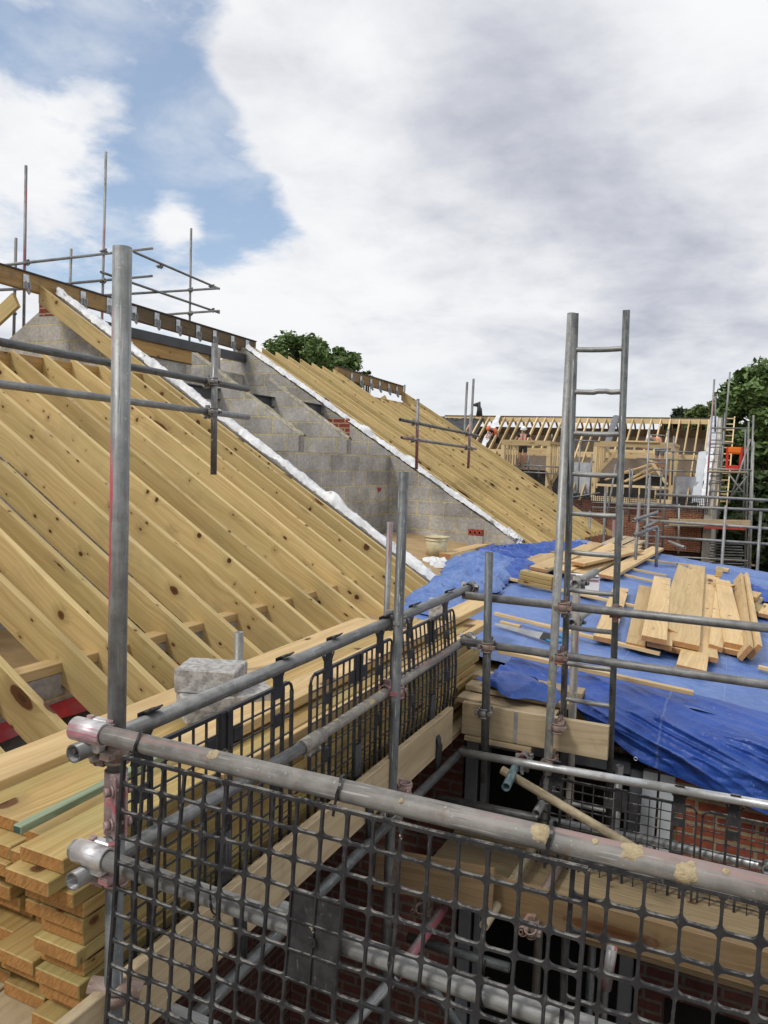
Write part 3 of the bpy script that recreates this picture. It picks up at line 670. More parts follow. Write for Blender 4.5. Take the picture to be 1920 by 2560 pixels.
# ------------------------------------------------------------------ near scaffold (one bolted structure, its tubes and couplers are parts)
XP = -1.455; XL = -1.51; YF = 1.46
scf = thing('scaffold', (XP, 2.4, 0), 'near steel tube scaffold wrapping the corner in the foreground, with the tall post at left', 'scaffold')
p_bot = at(283, 2551, y=1.52); p_top = at(306, 618, y=1.52)
jn = Vector(p_bot).lerp(p_top, (5.56-p_bot.z)/(p_top.z-p_bot.z))
dn = (p_bot-jn).normalized()
tube('standard', jn, p_top, 'tube_redside', scf, 'tall grey post streaked with red paint at left')
tube('standard', jn+dn*3.2, jn-dn*.06, 'tube_dark', scf)
# sleeve coupler on the post
mb = MB(); u = -dn; a_ = jn-u*.085; b_ = jn+u*.085
mb.cyl(a_, b_, TR+.006, 28, hollow=.005, a0=0, a1=2*math.pi)
sd_ = Vector((.85, -.52, 0)).normalized()
for s in (-.5, .5):
    mb.box(frame(jn+sd_*(TR+.016), u, tuple(sd_)), .165, .006, .026, (0, s*.030, 0), bev=.002)
sq = u.cross(sd_)
for q in (-.045, .045):
    c = jn+u*q+sd_*(TR+.016); mb.cyl(c-sq*.038, c+sq*.03, .006, 10); mb.cyl(c-sq*.040, c-sq*.026, .0125, 6); mb.cyl(c-sq*.024, c-sq*.019, .016, 14)
    mb.cyl(c+sq*.02, c+sq*.03, .0125, 6)
mb.build('sleeve_coupler', 'coupler_pink', scf)
p2t = at(1010, 1180, x=XP); p2b = at(980, 1975, x=XP); d2 = (p2b-p2t).normalized()
tube('standard', p2t, p2t+d2*4.3, 'tube_dark', scf)
# rails along the near edge (front) and along the left side
fr0, fr1 = at(188, 1822, y=YF), Vector((1.2, YF, 5.785)); fr0.z = 5.762
tube('guard_rail', fr0, fr1, 'tube_front', scf, 'nearest top rail, stained pinkish brown with blobs of mortar', seg=32)
mr0 = Vector((-1.553, YF, 5.432)); mr1 = Vector((1.2, YF, 5.40))
tube('guard_rail', mr0, mr1, 'tube_pale', scf, 'middle rail behind the near mesh panel', seg=32)
tube('guard_rail', (XL, 1.415, 5.715), at(1178, 1468, x=XL), 'tube_grey', scf, 'top rail along the left side', up=(1, 0, 0))
sp = at(760, 1866, x=XL); tube('guard_rail', (XL, 1.415, 5.375), sp, 'tube_grey', scf, up=(1, 0, 0))
tube('guard_rail', sp, at(1165, 1598, x=XL), 'tube_muddy', scf, 'mud stained middle rail along the left side', up=(1, 0, 0))
mb = MB(); dd = (at(1165, 1598, x=XL)-sp).normalized(); mb.cyl(sp-dd*.02, sp+dd*.14, TR+.006, 20, hollow=.005)
mb.box(frame(sp+dd*.06-Vector((0, 0, TR+.014)), dd, (0, 0, 1)), .11, .006, .03, bev=.002)
for q in (.02, .10): mb.cyl(sp+dd*q+Vector((.02, 0, -TR-.014)), sp+dd*q+Vector((-.02, 0, -TR-.014)), .008, 6)
mb.build('sleeve_coupler', 'tube_muddy', scf)
# inner bay: rails along X
YI = 4.42
yc = at(1178, 1468, x=XL).y
tube('guard_rail', (-1.50, YI, 5.685), (1.4, YI, 5.70), 'tube_grey', scf, up=(0, -1, 0))
tube('guard_rail', (-1.50, YI, 5.40), (1.4, YI, 5.395), 'tube_grey', scf, up=(0, -1, 0))
YS = YI-.058
tube('standard', at(1223, 1380, y=YS), at(1210, 1955, y=YS), 'tube_dark', scf, 'short hanging post with an open lower end')
s4t = at(1429, 783, y=YS); s4b = at(1362, 2050, y=YS); d4 = (s4b-s4t).normalized()
tube('standard', s4t, s4t+d4*4.4, 'tube_pale', scf, 'tall pale post beside the ladder')
s5t = at(1442, 1441, y=4.70); s5b = at(1423, 2040, y=4.70); tube('standard', s5t, s5t+(s5b-s5t)*1.9, 'tube_muddy', scf)
tube('transom', at(1437, 1460, y=4.66), at(1437, 1460, y=4.66)+Vector((.05, .42, .03)), 'tube_pale', scf)
tube('transom', at(1429, 1558, y=4.66), at(1429, 1558, y=4.66)+Vector((.05, .42, .03)), 'tube_pale', scf)
# red painted inner posts near the eaves
s6 = at(975, 1305, x=-2.45); tube('standard', s6, s6+Vector((0, 0, -2.0)), 'tube_red', scf, 'short red painted post standing at the rafter feet')
s7 = at(598, 1580, x=-2.36); tube('standard', s7, s7+Vector((0, 0, -1.6)), 'tube_pale', scf)
# ledgers and transoms under the boards
gl0, gl1 = at(1150, 1880, y=4.30), at(1960, 2020, y=4.30); tube('ledger', gl0, gl0.lerp(gl1, .62), 'tube_galv', scf, 'shiny galvanised tube across the corner', up=(0, -1, 0))
tube('ledger', gl0.lerp(gl1, .62), gl1+(gl1-gl0)*.4, 'tube_galvred', scf, 'shiny tube with a red painted underside', up=(0, -1, 0))
lr0, lr1 = Vector((-1.60, 4.40, 4.40)), Vector((-.42, 4.40, 4.43)); tube('ledger', lr0, lr1, 'tube_grey', scf, up=(0, -1, 0))
tube('ledger', lr1, (1.2, 4.40, 4.455), 'tube_galvred', scf, 'tube with red paint along its lower half', up=(0, -1, 0))
yl0, yl1 = Vector((-1.44, 1.2, 4.745)), Vector((-1.44, 4.38, 4.745)); tube('ledger', yl0, yl1, 'tube_dark', scf, up=(1, 0, 0))
for px, py, mt in ((545, 2440, 'tube_pale'), (805, 2245, 'tube_pale')):
    e = at(px, py, x=-1.30); e.z = min(e.z, 4.80); tube('transom', e+Vector((-1.2, .0, .0)), e, mt, scf, up=(0, 0, 1))
br0, br1 = at(1255, 1925, y=4.22), at(1560, 2105, y=4.05); tube('brace', br0, br1+(br1-br0)*.1, 'tube_yellow', scf, 'yellowish mortar stained diagonal brace')
tr0 = at(1265, 1968, y=4.02); tr1 = Vector((tr0.x-.02, 5.0, tr0.z+.02)); tube('transom', tr0, at(1304, 1885, y=4.50), 'tube_blue', scf, 'short blue green painted tube end with a red tip')
mb = MB(); a_ = at(1290, 1912, y=4.30); b_ = at(1306, 1882, y=4.52); mb.cyl(a_, b_, TR+.0012, 20, a0=.3, a1=2.9, hollow=.001); mb.build('red_tip', 'red_strip', scf)
tube('transom', at(1340, 2035, y=4.20), at(1340, 2035, y=4.20)+Vector((.0, .75, .02)), 'tube_grey', scf)
# lower lift seen through the near mesh
tube('ledger', (-1.5, 3.80, 4.19), (1.3, 3.80, 4.19), 'tube_pale', scf, up=(0, -1, 0))
tube('ledger', (-1.45, 3.62, 3.98), (-.9, 3.62, 3.99), 'tube_dark', scf)
tube('transom', at(1210, 2315, y=3.5), at(1210, 2315, y=3.5)+Vector((.05, .9, .05)), 'tube_yellow', scf)
tube('brace', at(1110, 2270, y=3.6), at(990, 2440, y=3.0), 'tube_red', scf); tube('brace', at(990, 2440, y=3.0), at(700, 2760, y=2.6), 'tube_red', scf)
tube('standard', at(1530, 2370, y=3.55), at(1517, 2440, y=3.55)+Vector((0, 0, -.06)), 'tube_red', scf, 'pale tube end with red paint hanging under the brown board')
tube('transom', at(1305, 2330, y=3.55), at(1305, 2330, y=3.55)+Vector((0.03, .8, 0)), 'coupler_rust', scf)
tube('ledger', (-1.5, 3.3, 3.35), (1.1, 3.3, 3.37), 'tube_grey', scf); tube('ledger', (-1.5, 2.6, 3.0), (1.1, 2.6, 3.0), 'tube_pale', scf)
tube('standard', (-.55, 4.6, 4.75), (-.57, 4.6, 1.0), 'tube_grey', scf); tube('standard', (-.62, 4.4, 4.3), (-.60, 4.4, .5), 'tube_dark', scf)
tube('brace', (-1.3, 3.3, 4.1), (.0, 3.5, 2.6), 'tube_dark', scf)
# unseen board decks under the camera, added to keep light out of the pit
mb = MB()
for i in range(10): mb.box(T_((.1, 1.12-.235*i, 4.74)), 3.4, .225, .038, bev=.003)
for i in range(6): mb.box(T_((.1, 1.12-.235*i, 2.75)), 3.4, .225, .038)
mb.build('deck', 'dull_board', scf)
# couplers
EX, EY, EZ = Vector((1, 0, 0)), Vector((0, 1, 0)), Vector((0, 0, 1))
def cp(px, py, da, db, off, mat, **k): coupler(at(px, py, **k), da, db, mat, scf, off=off)
def big_coupler(c, d, mat):
    """saddle coupler: a broad sheet band over the rail with a bolted flap either side of the post"""
    mb = MB(); c = Vector(c); d = Vector(d).normalized()
    mb.cyl(c-d*.052, c+d*.052, TR+.0065, 28, hollow=.005)
    t = EZ
    mb.box(frame(c-EZ*(TR+.017)+EY*.012, d, (0, 0, 1)), .06, .034, .030, bev=.006); mb.box(frame(c+EY*.042-EZ*.004, d, (0, 0, 1)), .07, .034, .05, bev=.008)
    cpo = mb.build('coupler', mat, scf)
    for s in (-1, 1):
        mb = MB(); b = c+d*s*.034+EY*.034+EZ*(TR-.010); mb.cyl(b-EZ*.045, b+EZ*.010, .0058, 10); mb.cyl(b+EZ*.003, b+EZ*.013, .0105, 6); mb.cyl(b-EZ*.002, b+EZ*.003, .013, 14); mb.build('bolt', 'coupler_pink', cpo)
    mb = MB(); b = c-EZ*(TR+.022); mb.cyl(b-d*.03-EY*.03, b-d*.03+EY*.035, .0062, 8); mb.cyl(b-d*.03-EY*.034, b-d*.03-EY*.02, .0125, 6)
    mb.build('bolt', 'coupler_grey', cpo)
big_coupler((XP+.002-.045, YF, 5.762), EX, 'coupler_silver'); big_coupler((XP-.03, YF, 5.432), EX, 'coupler_silver')
coupler((XL+.026, 1.515, 5.700), EY, EZ, 'coupler_rust', scf, off=(XP-XL, 0, 0)); coupler((XL+.026, 1.515, 5.365), EY, EZ, 'coupler_pink', scf, off=(XP-XL, 0, 0))
yb = at(1003, 1550, x=XL).y
for z, mt in ((5.715, 'coupler_grey'), (5.37, 'coupler_pink')): coupler((XL+.026, at(1003, 1500, x=XP).y, z), EY, EZ, mt, scf, off=(XP-XL, 0, 0))
for z in (5.715, 5.39): coupler((XL+.01, yc-.02, z-.012), EY, EX, 'coupler_grey', scf, off=(0, .035, -.03))
for x, z, mt in ((-1.318, 5.40, 'coupler_rust'), (-.868+.0, 5.69, 'coupler_rust'), (-.875, 5.398, 'coupler_rust'), (-1.318, 5.0, 'coupler_grey'), (-.875, 4.99, 'coupler_rust'), (-.905, 4.78, 'coupler_rust'), (-.91, 4.57, 'coupler_grey')):
    coupler((x if z < 5.3 or x < -1 else x-.01, YS+.029, z), EZ, EX, mt, scf, off=(0, YI-YS, 0))
coupler((XP, yb-.05, 4.86), EZ, EY, 'coupler_pink', scf, off=(-.05, 0, 0))
c = at(262, 2485, y=1.5); mb = MB(); mb.cyl(c+Vector((-.05, 0, -.0)), c+Vector((.09, .05, 0)), .03, 16, a0=.2, a1=3.0, hollow=.004); mb.cyl(c+Vector((.02, .02, -.03)), c+Vector((.02, .02, .0)), .03, 18, hollow=.004); mb.build('coupler', 'coupler_rust', scf)
for px, py, y, mt in ((1060, 2270, 3.6, 'coupler_rust'), (1330, 2320, 3.6, 'coupler_rust'), (985, 2035, 3.2, 'coupler_grey')): coupler(at(px, py, y=y), EX, (0, .6, -.8), mt, scf, off=(0, -.05, 0))
for x in (.25,): coupler((x, 4.36, 4.43), EX, EY, 'coupler_grey', scf, off=(0, 0, .05))
for e in ((1437, 1460), (1429, 1558)): 
    c = at(*e, y=4.70); coupler(c+Vector((.0, .05, 0)), EY, EZ, 'coupler_grey', scf, off=(.05, -.02, 0))
cg = at(1310, 1905, y=4.33); coupler(cg, EX, EY, 'coupler_grey', scf, off=(0, 0, .05))
# mortar splashes stuck on the front rail, each following the tube
for px, py, r in ((1350, 2083, .021), (1578, 2130, .022), (1714, 2187, .022), (525, 1862, .016), (1485, 2110, .007), (1728, 2168, .008), (1815, 2186, .007), (1000, 2005, .006)):
    c0_ = at(px, py, y=YF-TR); xc = c0_.x; zc_ = 5.762+.0085*(xc-fr0.x); a0_ = math.asin(max(-.9, min(.9, (c0_.z-zc_)/TR))); mb = MB(); nn = 22; rngs = []
    for f_, h_ in ((1.0, .0003), (.86, .0018), (.55, .0028), (.25, .0034)):
        row = []
        for i in range(nn):
            t_ = 2*math.pi*i/nn; w_ = 1+.42*noise.noise(Vector((2.2*math.cos(t_)+px, 2.2*math.sin(t_), 0)))+.2*noise.noise(Vector((6*math.cos(t_)+px, 6*math.sin(t_), 3)))
            dx = r*f_*w_*math.cos(t_)*.9; da_ = r*f_*w_*math.sin(t_)/TR*1.0; rr2 = TR+h_*(1+.5*noise.noise(Vector((i*1.1, f_*7, px))))
            a_ = a0_+da_; row.append(mb.bm.verts.new((xc+dx, YF-rr2*math.cos(a_), zc_+.0085*dx+rr2*math.sin(a_))))
        rngs.append(row)
    for A, B in zip(rngs, rngs[1:]):
        for i in range(nn): mb.bm.faces.new([A[i], A[(i+1) % nn], B[(i+1) % nn], B[i]]).smooth = True
    mb.bm.faces.new(rngs[-1]); mb.build('mortar_splash', 'mortar_dry', scf)

# ------------------------------------------------------------------ boards of the scaffold
SG = 'scaffold boards on edge as toe boards'
def board(label, p0, p1, w, t, mat, up, grp=None, cat='toe board', name='toe_board'):
    return plank(name, p0, p1, w, t, mat, None, up=up, label=label, cat=cat, group=grp)
board('pale toe board on edge along the left side below the mesh panels', (-1.482, 1.25, 4.93), (-1.482, 4.23, 4.94), .215, .036, 'board_wood', (1, 0, 0), SG)
board('cracked pale toe board with a metal strip, clamped across the corner behind two posts', (-1.485, 4.475, 4.912), (-.602, 4.475, 4.918), .20, .038, 'board_wood', (0, -1, 0), SG)
mb = MB(); c = at(1288, 1820, y=4.451); mb.box(T_((c.x, 4.4545, 4.915)), .022, .003, .192); mb.build('end_band', 'galv_bracket', bpy.data.objects['toe_board.001'])
board('short board lying flat under the cracked toe board', (-1.46, 4.50, 4.795), (-1.04, 4.50, 4.795), .12, .030, 'board_wood', (0, 0, 1), None, 'board', 'scaffold_board')
for i, (y, z, x1, lb) in enumerate(((4.60, 5.0, -.93, 'pale board lying flat just behind the cracked toe board'), (4.76, 5.035, -.87, 'second pale board behind the cracked toe board, under the blue tarp edge'), (4.9, 5.07, -.83, 'third pale board behind the cracked toe board, tucked under the tarp'))):
    plank('scaffold_board', (-1.55, y, z), (x1, y+.01, z-.02), .14, .036, 'board_wood', label=lb, cat='board')
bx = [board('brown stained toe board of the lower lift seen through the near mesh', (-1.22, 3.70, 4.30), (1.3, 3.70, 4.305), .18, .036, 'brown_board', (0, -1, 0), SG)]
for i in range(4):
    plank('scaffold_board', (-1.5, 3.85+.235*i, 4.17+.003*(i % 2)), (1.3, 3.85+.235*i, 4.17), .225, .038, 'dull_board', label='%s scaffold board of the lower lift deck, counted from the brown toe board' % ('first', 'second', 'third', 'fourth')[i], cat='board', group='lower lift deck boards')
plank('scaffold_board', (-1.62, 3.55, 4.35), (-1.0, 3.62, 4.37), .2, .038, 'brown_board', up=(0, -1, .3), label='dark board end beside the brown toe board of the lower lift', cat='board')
for i in range(4):
    plank('scaffold_board', (-1.63-.235*i, 1.0, 4.795), (-1.63-.235*i, 5.1, 4.795), .225, .038, 'board_wood', label='%s deck board under the timber stack, counted from the guardrail' % ('first', 'second', 'third', 'fourth')[i], cat='board', group='deck boards under the timber stack')

# ------------------------------------------------------------------ mesh panels (plastic brick guards)
def guard(label, o, U, n, wdt, hgt, grp, ncol=14, nrow=12, bracket_=True, hooks=(.2, .8), dusty=False, curve=0.0, railz=None, lean=0.0, hookx=None):
    """hanging guard: o = top corner, U = along the rail, n = towards the rail side"""
    o, U, n = Vector(o), Vector(U).normalized(), Vector(n).normalized(); D = Vector((0, 0, -1)); mat = 'dusty_plastic' if dusty else 'black_plastic'
    def P(u, v, k=0): return o+U*(u*wdt)+D*(v*hgt)+n*(k+curve*math.sin(v*math.pi)+lean*v)
    root = thing('mesh_panel', P(.5, 0), label, 'mesh guard', grp); mb = MB()
    def line(a, b, w_, t_, k=0, up=None):
        nn = 5 if abs(b[1]-a[1]) > .3 else 1
        for i in range(nn):
            p, q = (a[0]+(b[0]-a[0])*i/nn, a[1]+(b[1]-a[1])*i/nn), (a[0]+(b[0]-a[0])*(i+1)/nn, a[1]+(b[1]-a[1])*(i+1)/nn)
            mb.bar(P(*p, k), P(*q, k), w_, t_, up=tuple(n))
    thick = {round(ncol*h) for h in hooks} | {round(ncol*h)+1 for h in hooks} | {ncol//2, ncol//2+1}
    for i in range(1, ncol):
        line((i/ncol, .0), (i/ncol, 1), .013 if i in thick else .0055, .013 if i in thick else .008)
    for j in range(1, nrow): line((0, j/nrow), (1, j/nrow), .005, .006, .0015)
    cr = .035
    line((cr/wdt, 0), (1-cr/wdt, 0), .013, .014); line((0, 1), (1, 1), .012, .012, .001)
    for u_, s in ((0, 1), (1, -1)):
        line((u_, cr/hgt), (u_, 1), .011, .013)
        pts = [P(u_+s*cr/wdt*(1-math.cos(a)), cr/hgt*(1-math.sin(a))) for a in (0, .4, .8, 1.2, math.pi/2)]
        mb.tube(pts, .0062, 8)
    mb.build('grid', mat, root)
    mb = MB(); uc = (ncol//2+.5)/ncol
    mb.box(frame(P(uc, .075, .004), U, tuple(n)), .07, .13, .012, bev=.003); mb.box(frame(P(uc, .075, .011), U, tuple(n)), .006, .13, .012); mb.build('stiffener_plate', mat, root)
    spots_ = [((round(ncol*h)+.5)/ncol, hh) for h in hooks for hh in (.16, .46)]+[(uc+s*.08, .12) for s in (-1, 1)]
    for u_, v_ in spots_: MB().box(frame(P(u_, v_, 0), U, tuple(n)), .05, .05, .010, bev=.002).build('tab', mat, root)
    if railz is not None:
        for h in hooks:
            u_ = (round(ncol*h)+.5)/ncol; b = P(u_, 0); hk = hookx if hookx is not None else .03
            mb = MB(); mb.box(frame(P(u_, .005, .0), U, tuple(n)), .062, .085, .012, bev=.004)
            rc = Vector((0, 0, railz))+Vector((b.x, b.y, 0))+n*hk
            arc = [b+Vector((0, 0, .035))+n*.002]+[rc+(-n*math.cos(a)+Vector((0, 0, math.sin(a))))*(TR+.007) for a in (.6, 1.0, 1.4, 1.8)]
            arc.append(arc[-1]+n*.014+Vector((0, 0, .012)))
            for a, c in zip(arc, arc[1:]): mb.bar(a-(c-a)*.08, c+(c-a)*.08, .05, .0055, up=tuple(U.cross(c-a)))
            bm_ = mb.bm
            t0 = b+Vector((0, 0, .03)); 
            for sg in (-1, 1): mb.bar(t0+U*sg*.02, t0+U*sg*.045+Vector((0, 0, .035)), .012, .008, up=tuple(n))
            mb.build('hook', mat, root)
    if bracket_:
        mb = MB(); pts = [P(uc, .52, .006), P(uc, .70, .008), P(uc, .77, .02), P(uc, .84, .062), P(uc, .89, .076), P(uc, 1.0, .078), P(uc, 1.06, .078)]
        for sg in (-1, 0, 1):
            mb.tube([p+U*sg*.018 for p in pts], .0105, 8)
        for a, c in zip(pts, pts[1:]): mb.bar(a, c, .05, .009, up=tuple(U.cross(c-a)))
        mb.build('toe_board_bracket', mat, root)
    return root
GG = 'black plastic mesh panels along the left rail'
XG = -1.538
guard('black mesh panel along the left rail nearest the tall post', (XG, 1.60, 5.625), EY, EX, .92, .80, GG, railz=5.718, hookx=.03, hooks=(.06, .86), lean=.012)
guard('black mesh panel along the left rail between the other two, left of the dark post', (XG, 2.665, 5.605), EY, EX, .80, .80, GG, railz=5.716, hookx=.03, hooks=(.14, .80), lean=.012)
guard('curved black mesh panel along the left rail beyond the dark post, at the corner', (XG, 3.535, 5.605), EY, EX, .83, .80, GG, railz=5.714, hookx=.03, hooks=(.14, .82), curve=.03, lean=.004)
G2 = 'black mesh panels hung from the galvanised tube'
guard('dusty black mesh panel hung from the shiny galvanised tube left of the brick wall', (-.95, 4.345, 4.70), EX, (0, -1, 0), .84, .62, G2, dusty=True, railz=4.785, hookx=.045, bracket_=False, hooks=(.1, .86), lean=.02)
guard('dusty black mesh panel hung from the tube in front of the brick wall at right', (-.08, 4.345, 4.69), EX, (0, -1, 0), .84, .62, G2, dusty=True, railz=4.795, hookx=.045, bracket_=False, hooks=(.12, .86), lean=.02)

def front_guard(label, x0, x1, y, zt0, zt1, hgt, sh0, sh1, grp, plates=(), seed=0, cell=.0645):
    """heavy square mesh with rounded openings; warped a little as it hangs"""
    nc = max(1, round((x1-x0)/cell)); nr = round(hgt/.069); root = thing('mesh_panel', ((x0+x1)/2, y, zt0), label, 'mesh guard', grp)
    def P(u, v, k):
        x = x0+(x1-x0)*u; z = zt0+(zt1-zt0)*u-hgt*v; s = sh0+(sh1-sh0)*u
        wv = .004*noise.noise(Vector((u*6+seed, v*4, 0)))+.010*math.sin(v*2.6+u*3)*v
        return Vector((x-s*hgt*v+.0025*noise.noise(Vector((u*9, v*7+seed, 4))), y-k+wv-.012*v, z+.0025*noise.noise(Vector((u*8+seed, v*9, 7)))))
    mb = MB(); bm = mb.bm; hw = .0029; R0 = .011; T2 = .009; seg = 4
    cache = {}
    def V(u, v, k):
        key = (round(u, 6), round(v, 6), k)
        if key not in cache: cache[key] = bm.verts.new(P(u, v, k))
        return cache[key]
    pl = {c for c in plates}
    for i in range(nc):
        for j in range(nr):
            u0, u1, v0, v1 = i/nc, (i+1)/nc, j/nr, (j+1)/nr; cw = (x1-x0)/nc; ch = hgt/nr
            if (i, j) in pl: continue
            # opening outline (rounded) and its matching outer square outline
            rib = .0022 if (i % 5 == 4) else 0
            a, b = (hw)/cw, (hw+rib)/cw; c_, d_ = hw/ch, hw/ch; ru, rv = R0/cw, R0/ch
            inn, outp = [], []
            for (su, sv, q) in ((1, 1, 0), (0, 1, 1), (0, 0, 2), (1, 0, 3)):
                cu = (1-b-ru) if su else a+ru; cv = (1-d_-rv) if sv else c_+rv
                for t in range(seg+1):
                    an = q*math.pi/2+t*math.pi/2/seg
                    pu, pv = cu+ru*math.cos(an), cv+rv*math.sin(an); inn.append((pu, pv))
                    mx = max(abs(pu-.5), abs(pv-.5)); 
                    ou, ov = (float(su), float(sv))
                    if t < seg/2-.01: ov_ = pv; outp.append((1.0 if q in (0,) else (pu if q in (1, 3) else 0.0), (pv if q in (0, 2) else (1.0 if q == 1 else 0.0))))
                    elif t > seg/2+.01: outp.append(((pu if q in (0, 2) else (0.0 if q == 1 else 1.0)), ((1.0 if q == 0 else 0.0) if q in (0, 2) else pv)))
                    else: outp.append((ou, ov))
            n = len(inn)
            for k0 in (0, T2):
                for e in range(n):
                    f = (e+1) % n
                    A, B, C2, D2 = inn[e], inn[f], outp[f], outp[e]
                    vs = [V(u0+(u1-u0)*q[0], v0+(v1-v0)*q[1], k0) for q in (A, B, C2, D2)]
                    vs = [x_ for ii, x_ in enumerate(vs) if x_ not in vs[:ii]]
                    if len(vs) > 2:
                        try: bm.faces.new(vs)
                        except ValueError: pass
            for e in range(n):
                f = (e+1) % n
                try: bm.faces.new([V(u0+(u1-u0)*inn[e][0], v0+(v1-v0)*inn[e][1], 0), V(u0+(u1-u0)*inn[f][0], v0+(v1-v0)*inn[f][1], 0), V(u0+(u1-u0)*inn[f][0], v0+(v1-v0)*inn[f][1], T2), V(u0+(u1-u0)*inn[e][0], v0+(v1-v0)*inn[e][1], T2)]).smooth = True
                except ValueError: pass
    for i in range(nc*4):
        for v in (0, 1):
            pass
    # rim strips
    for (pa, pb, nn) in (((0, 0), (1, 0), nc*2), ((0, 0), (0, 1), nr*2), ((1, 0), (1, 1), nr*2)):
        for q in range(nn):
            s0, s1 = q/nn, (q+1)/nn; A = (pa[0]+(pb[0]-pa[0])*s0, pa[1]+(pb[1]-pa[1])*s0); B = (pa[0]+(pb[0]-pa[0])*s1, pa[1]+(pb[1]-pa[1])*s1)
            mb.bar(P(*A, T2/2), P(*B, T2/2), .008, T2+.002, up=(0, 1, 0))
    mb.build('grid', 'dusty_plastic', root)
    if pl:
        mb = MB(); us = [c[0] for c in pl]; vs = [c[1] for c in pl]; U0, U1, V0, V1 = min(us)/nc, (max(us)+1)/nc, min(vs)/nr, (max(vs)+1)/nr
        for (k0, k1) in ((T2-.004, T2-.001),):
            mb.grid(lambda u, v: P(U0+(U1-U0)*u, V0+(V1-V0)*v, k0), 6, 12); mb.grid(lambda u, v: P(U0+(U1-U0)*u, V0+(V1-V0)*v, k0-.004), 6, 12)
        for i in range(min(us), max(us)+2):
            for j in range(min(vs), max(vs)+1): mb.bar(P(i/nc, j/nr, T2-.001), P(i/nc, (j+1)/nr, T2-.001), .0035, .004, up=(0, 1, 0))
        for j in range(min(vs), max(vs)+2):
            for i in range(min(us), max(us)+1): mb.bar(P(i/nc, j/nr, T2-.001), P((i+1)/nc, j/nr, T2-.001), .0035, .004, up=(0, 1, 0))
        c = P((U0+U1)/2, (V0*.5+V1*.5), T2+.001); mb.cyl(c, c+Vector((0, -.004, 0)), .011, 20); mb.cyl(c, c+Vector((0, -.006, 0)), .004, 10)
        mb.build('blank_plate', 'dusty_plastic', root)
    return root
fg = front_guard('large dusty black mesh panel nearest the camera, tied under the stained rail', -1.345, -.215, 1.425, 5.738, 5.752, .96, .065, .012, 'heavy mesh panels under the nearest rail',
    plates=[(i, j) for i in (8, 9) for j in (3, 4, 5)])
fg2 = front_guard('large dusty black mesh panel overlapping at the right edge of the picture', -.245, .60, 1.448, 5.752, 5.765, .96, .02, .005, 'heavy mesh panels under the nearest rail', seed=4,
    plates=[(i, j) for i in (0, 1) for j in (5, 6, 7)])
# cable ties holding the mesh
for px, par in ((357, fg), (858, fg), (1380, fg2)):
    c = at(px, 1818+(px-188)*.2268, y=YF); mb = MB(); pts = [c+Vector((.003*math.sin(3*a), (TR+.003)*math.cos(a)-.0, (TR+.003)*math.sin(a))) for a in [2*math.pi*k/24 for k in range(24)]]
    pts.append(pts[0]); 
    for a, b in zip(pts, pts[1:]): mb.bar(a, b, .0065, .002, up=tuple(EX.cross(b-a)))
    mb.bar(c+Vector((0, -TR-.004, 0)), c+Vector((-.004, -TR-.012, -.05)), .006, .002, up=(0, 1, 0)); mb.build('cable_tie', 'cable_tie_black', par)
for px, py in ((545, 2240), (985, 2430), (1210, 2495)):
    c = Vector((at(px, py, y=YF).x, YF, 5.42)); mb = MB(); pts = [c+Vector((.004*math.sin(2*a), (TR+.003)*math.cos(a), (TR+.003)*math.sin(a))) for a in [2*math.pi*k/20 for k in range(21)]]
    for a, b in zip(pts, pts[1:]): mb.bar(a, b, .0055, .002, up=tuple(EX.cross(b-a)))
    mb.bar(c+Vector((0, -.03, .02)), c+Vector((.012, -.045, .10)), .004, .002, up=(0, 1, 0)); mb.build('cable_tie', 'cable_tie_black', fg)

# ------------------------------------------------------------------ ladder
lad = thing('ladder', (-.75, 4.6, 4), 'grey steel tube ladder leaning on the inner guardrail, its top standing against the sky', 'ladder')
def lp(px, py, m=.15, y0=4.505): return onpl(px, py, (0, 1, m), y0+m*5.7)
la0, la1 = lp(1438, 783), lp(1405, 1900); lb0, lb1 = lp(1566, 775), lp(1522, 2000)
lda, ldb = (la1-la0).normalized(), (lb1-lb0).normalized()
tube('stile', la0, la0+lda*3.6, 'tube_dark', lad, r=.019); tube('stile', lb0, lb0+ldb*3.6, 'tube_dark', lad, r=.019)
r0 = lp(1500, 876)
for k in range(14):
    s = (la0-lp(1436, 874)).length+k*.2285
    a = la0+lda*s; b = lb0+ldb*(s+.005); mb = MB(); n_ = 12; d = (b-a)
    pts = [a+d*(i/n_)+Vector((0, 0, -.004*math.sin(math.pi*i/n_)+(.006 if k == 1 and 5 < i < 9 else 0))) for i in range(n_+1)]
    mb.tube(pts, .0142, 14); mb.build('rung', 'tube_pale', lad)
cpl = coupler(lp(1543, 1528)+Vector((.0, -.03, 0)), EX, EZ, 'coupler_rust', lad, off=(0, .05, 0))
coupler(lp(1414, 1518)+Vector((.0, -.03, 0)), EX, EZ, 'coupler_grey', lad, off=(0, .05, 0))
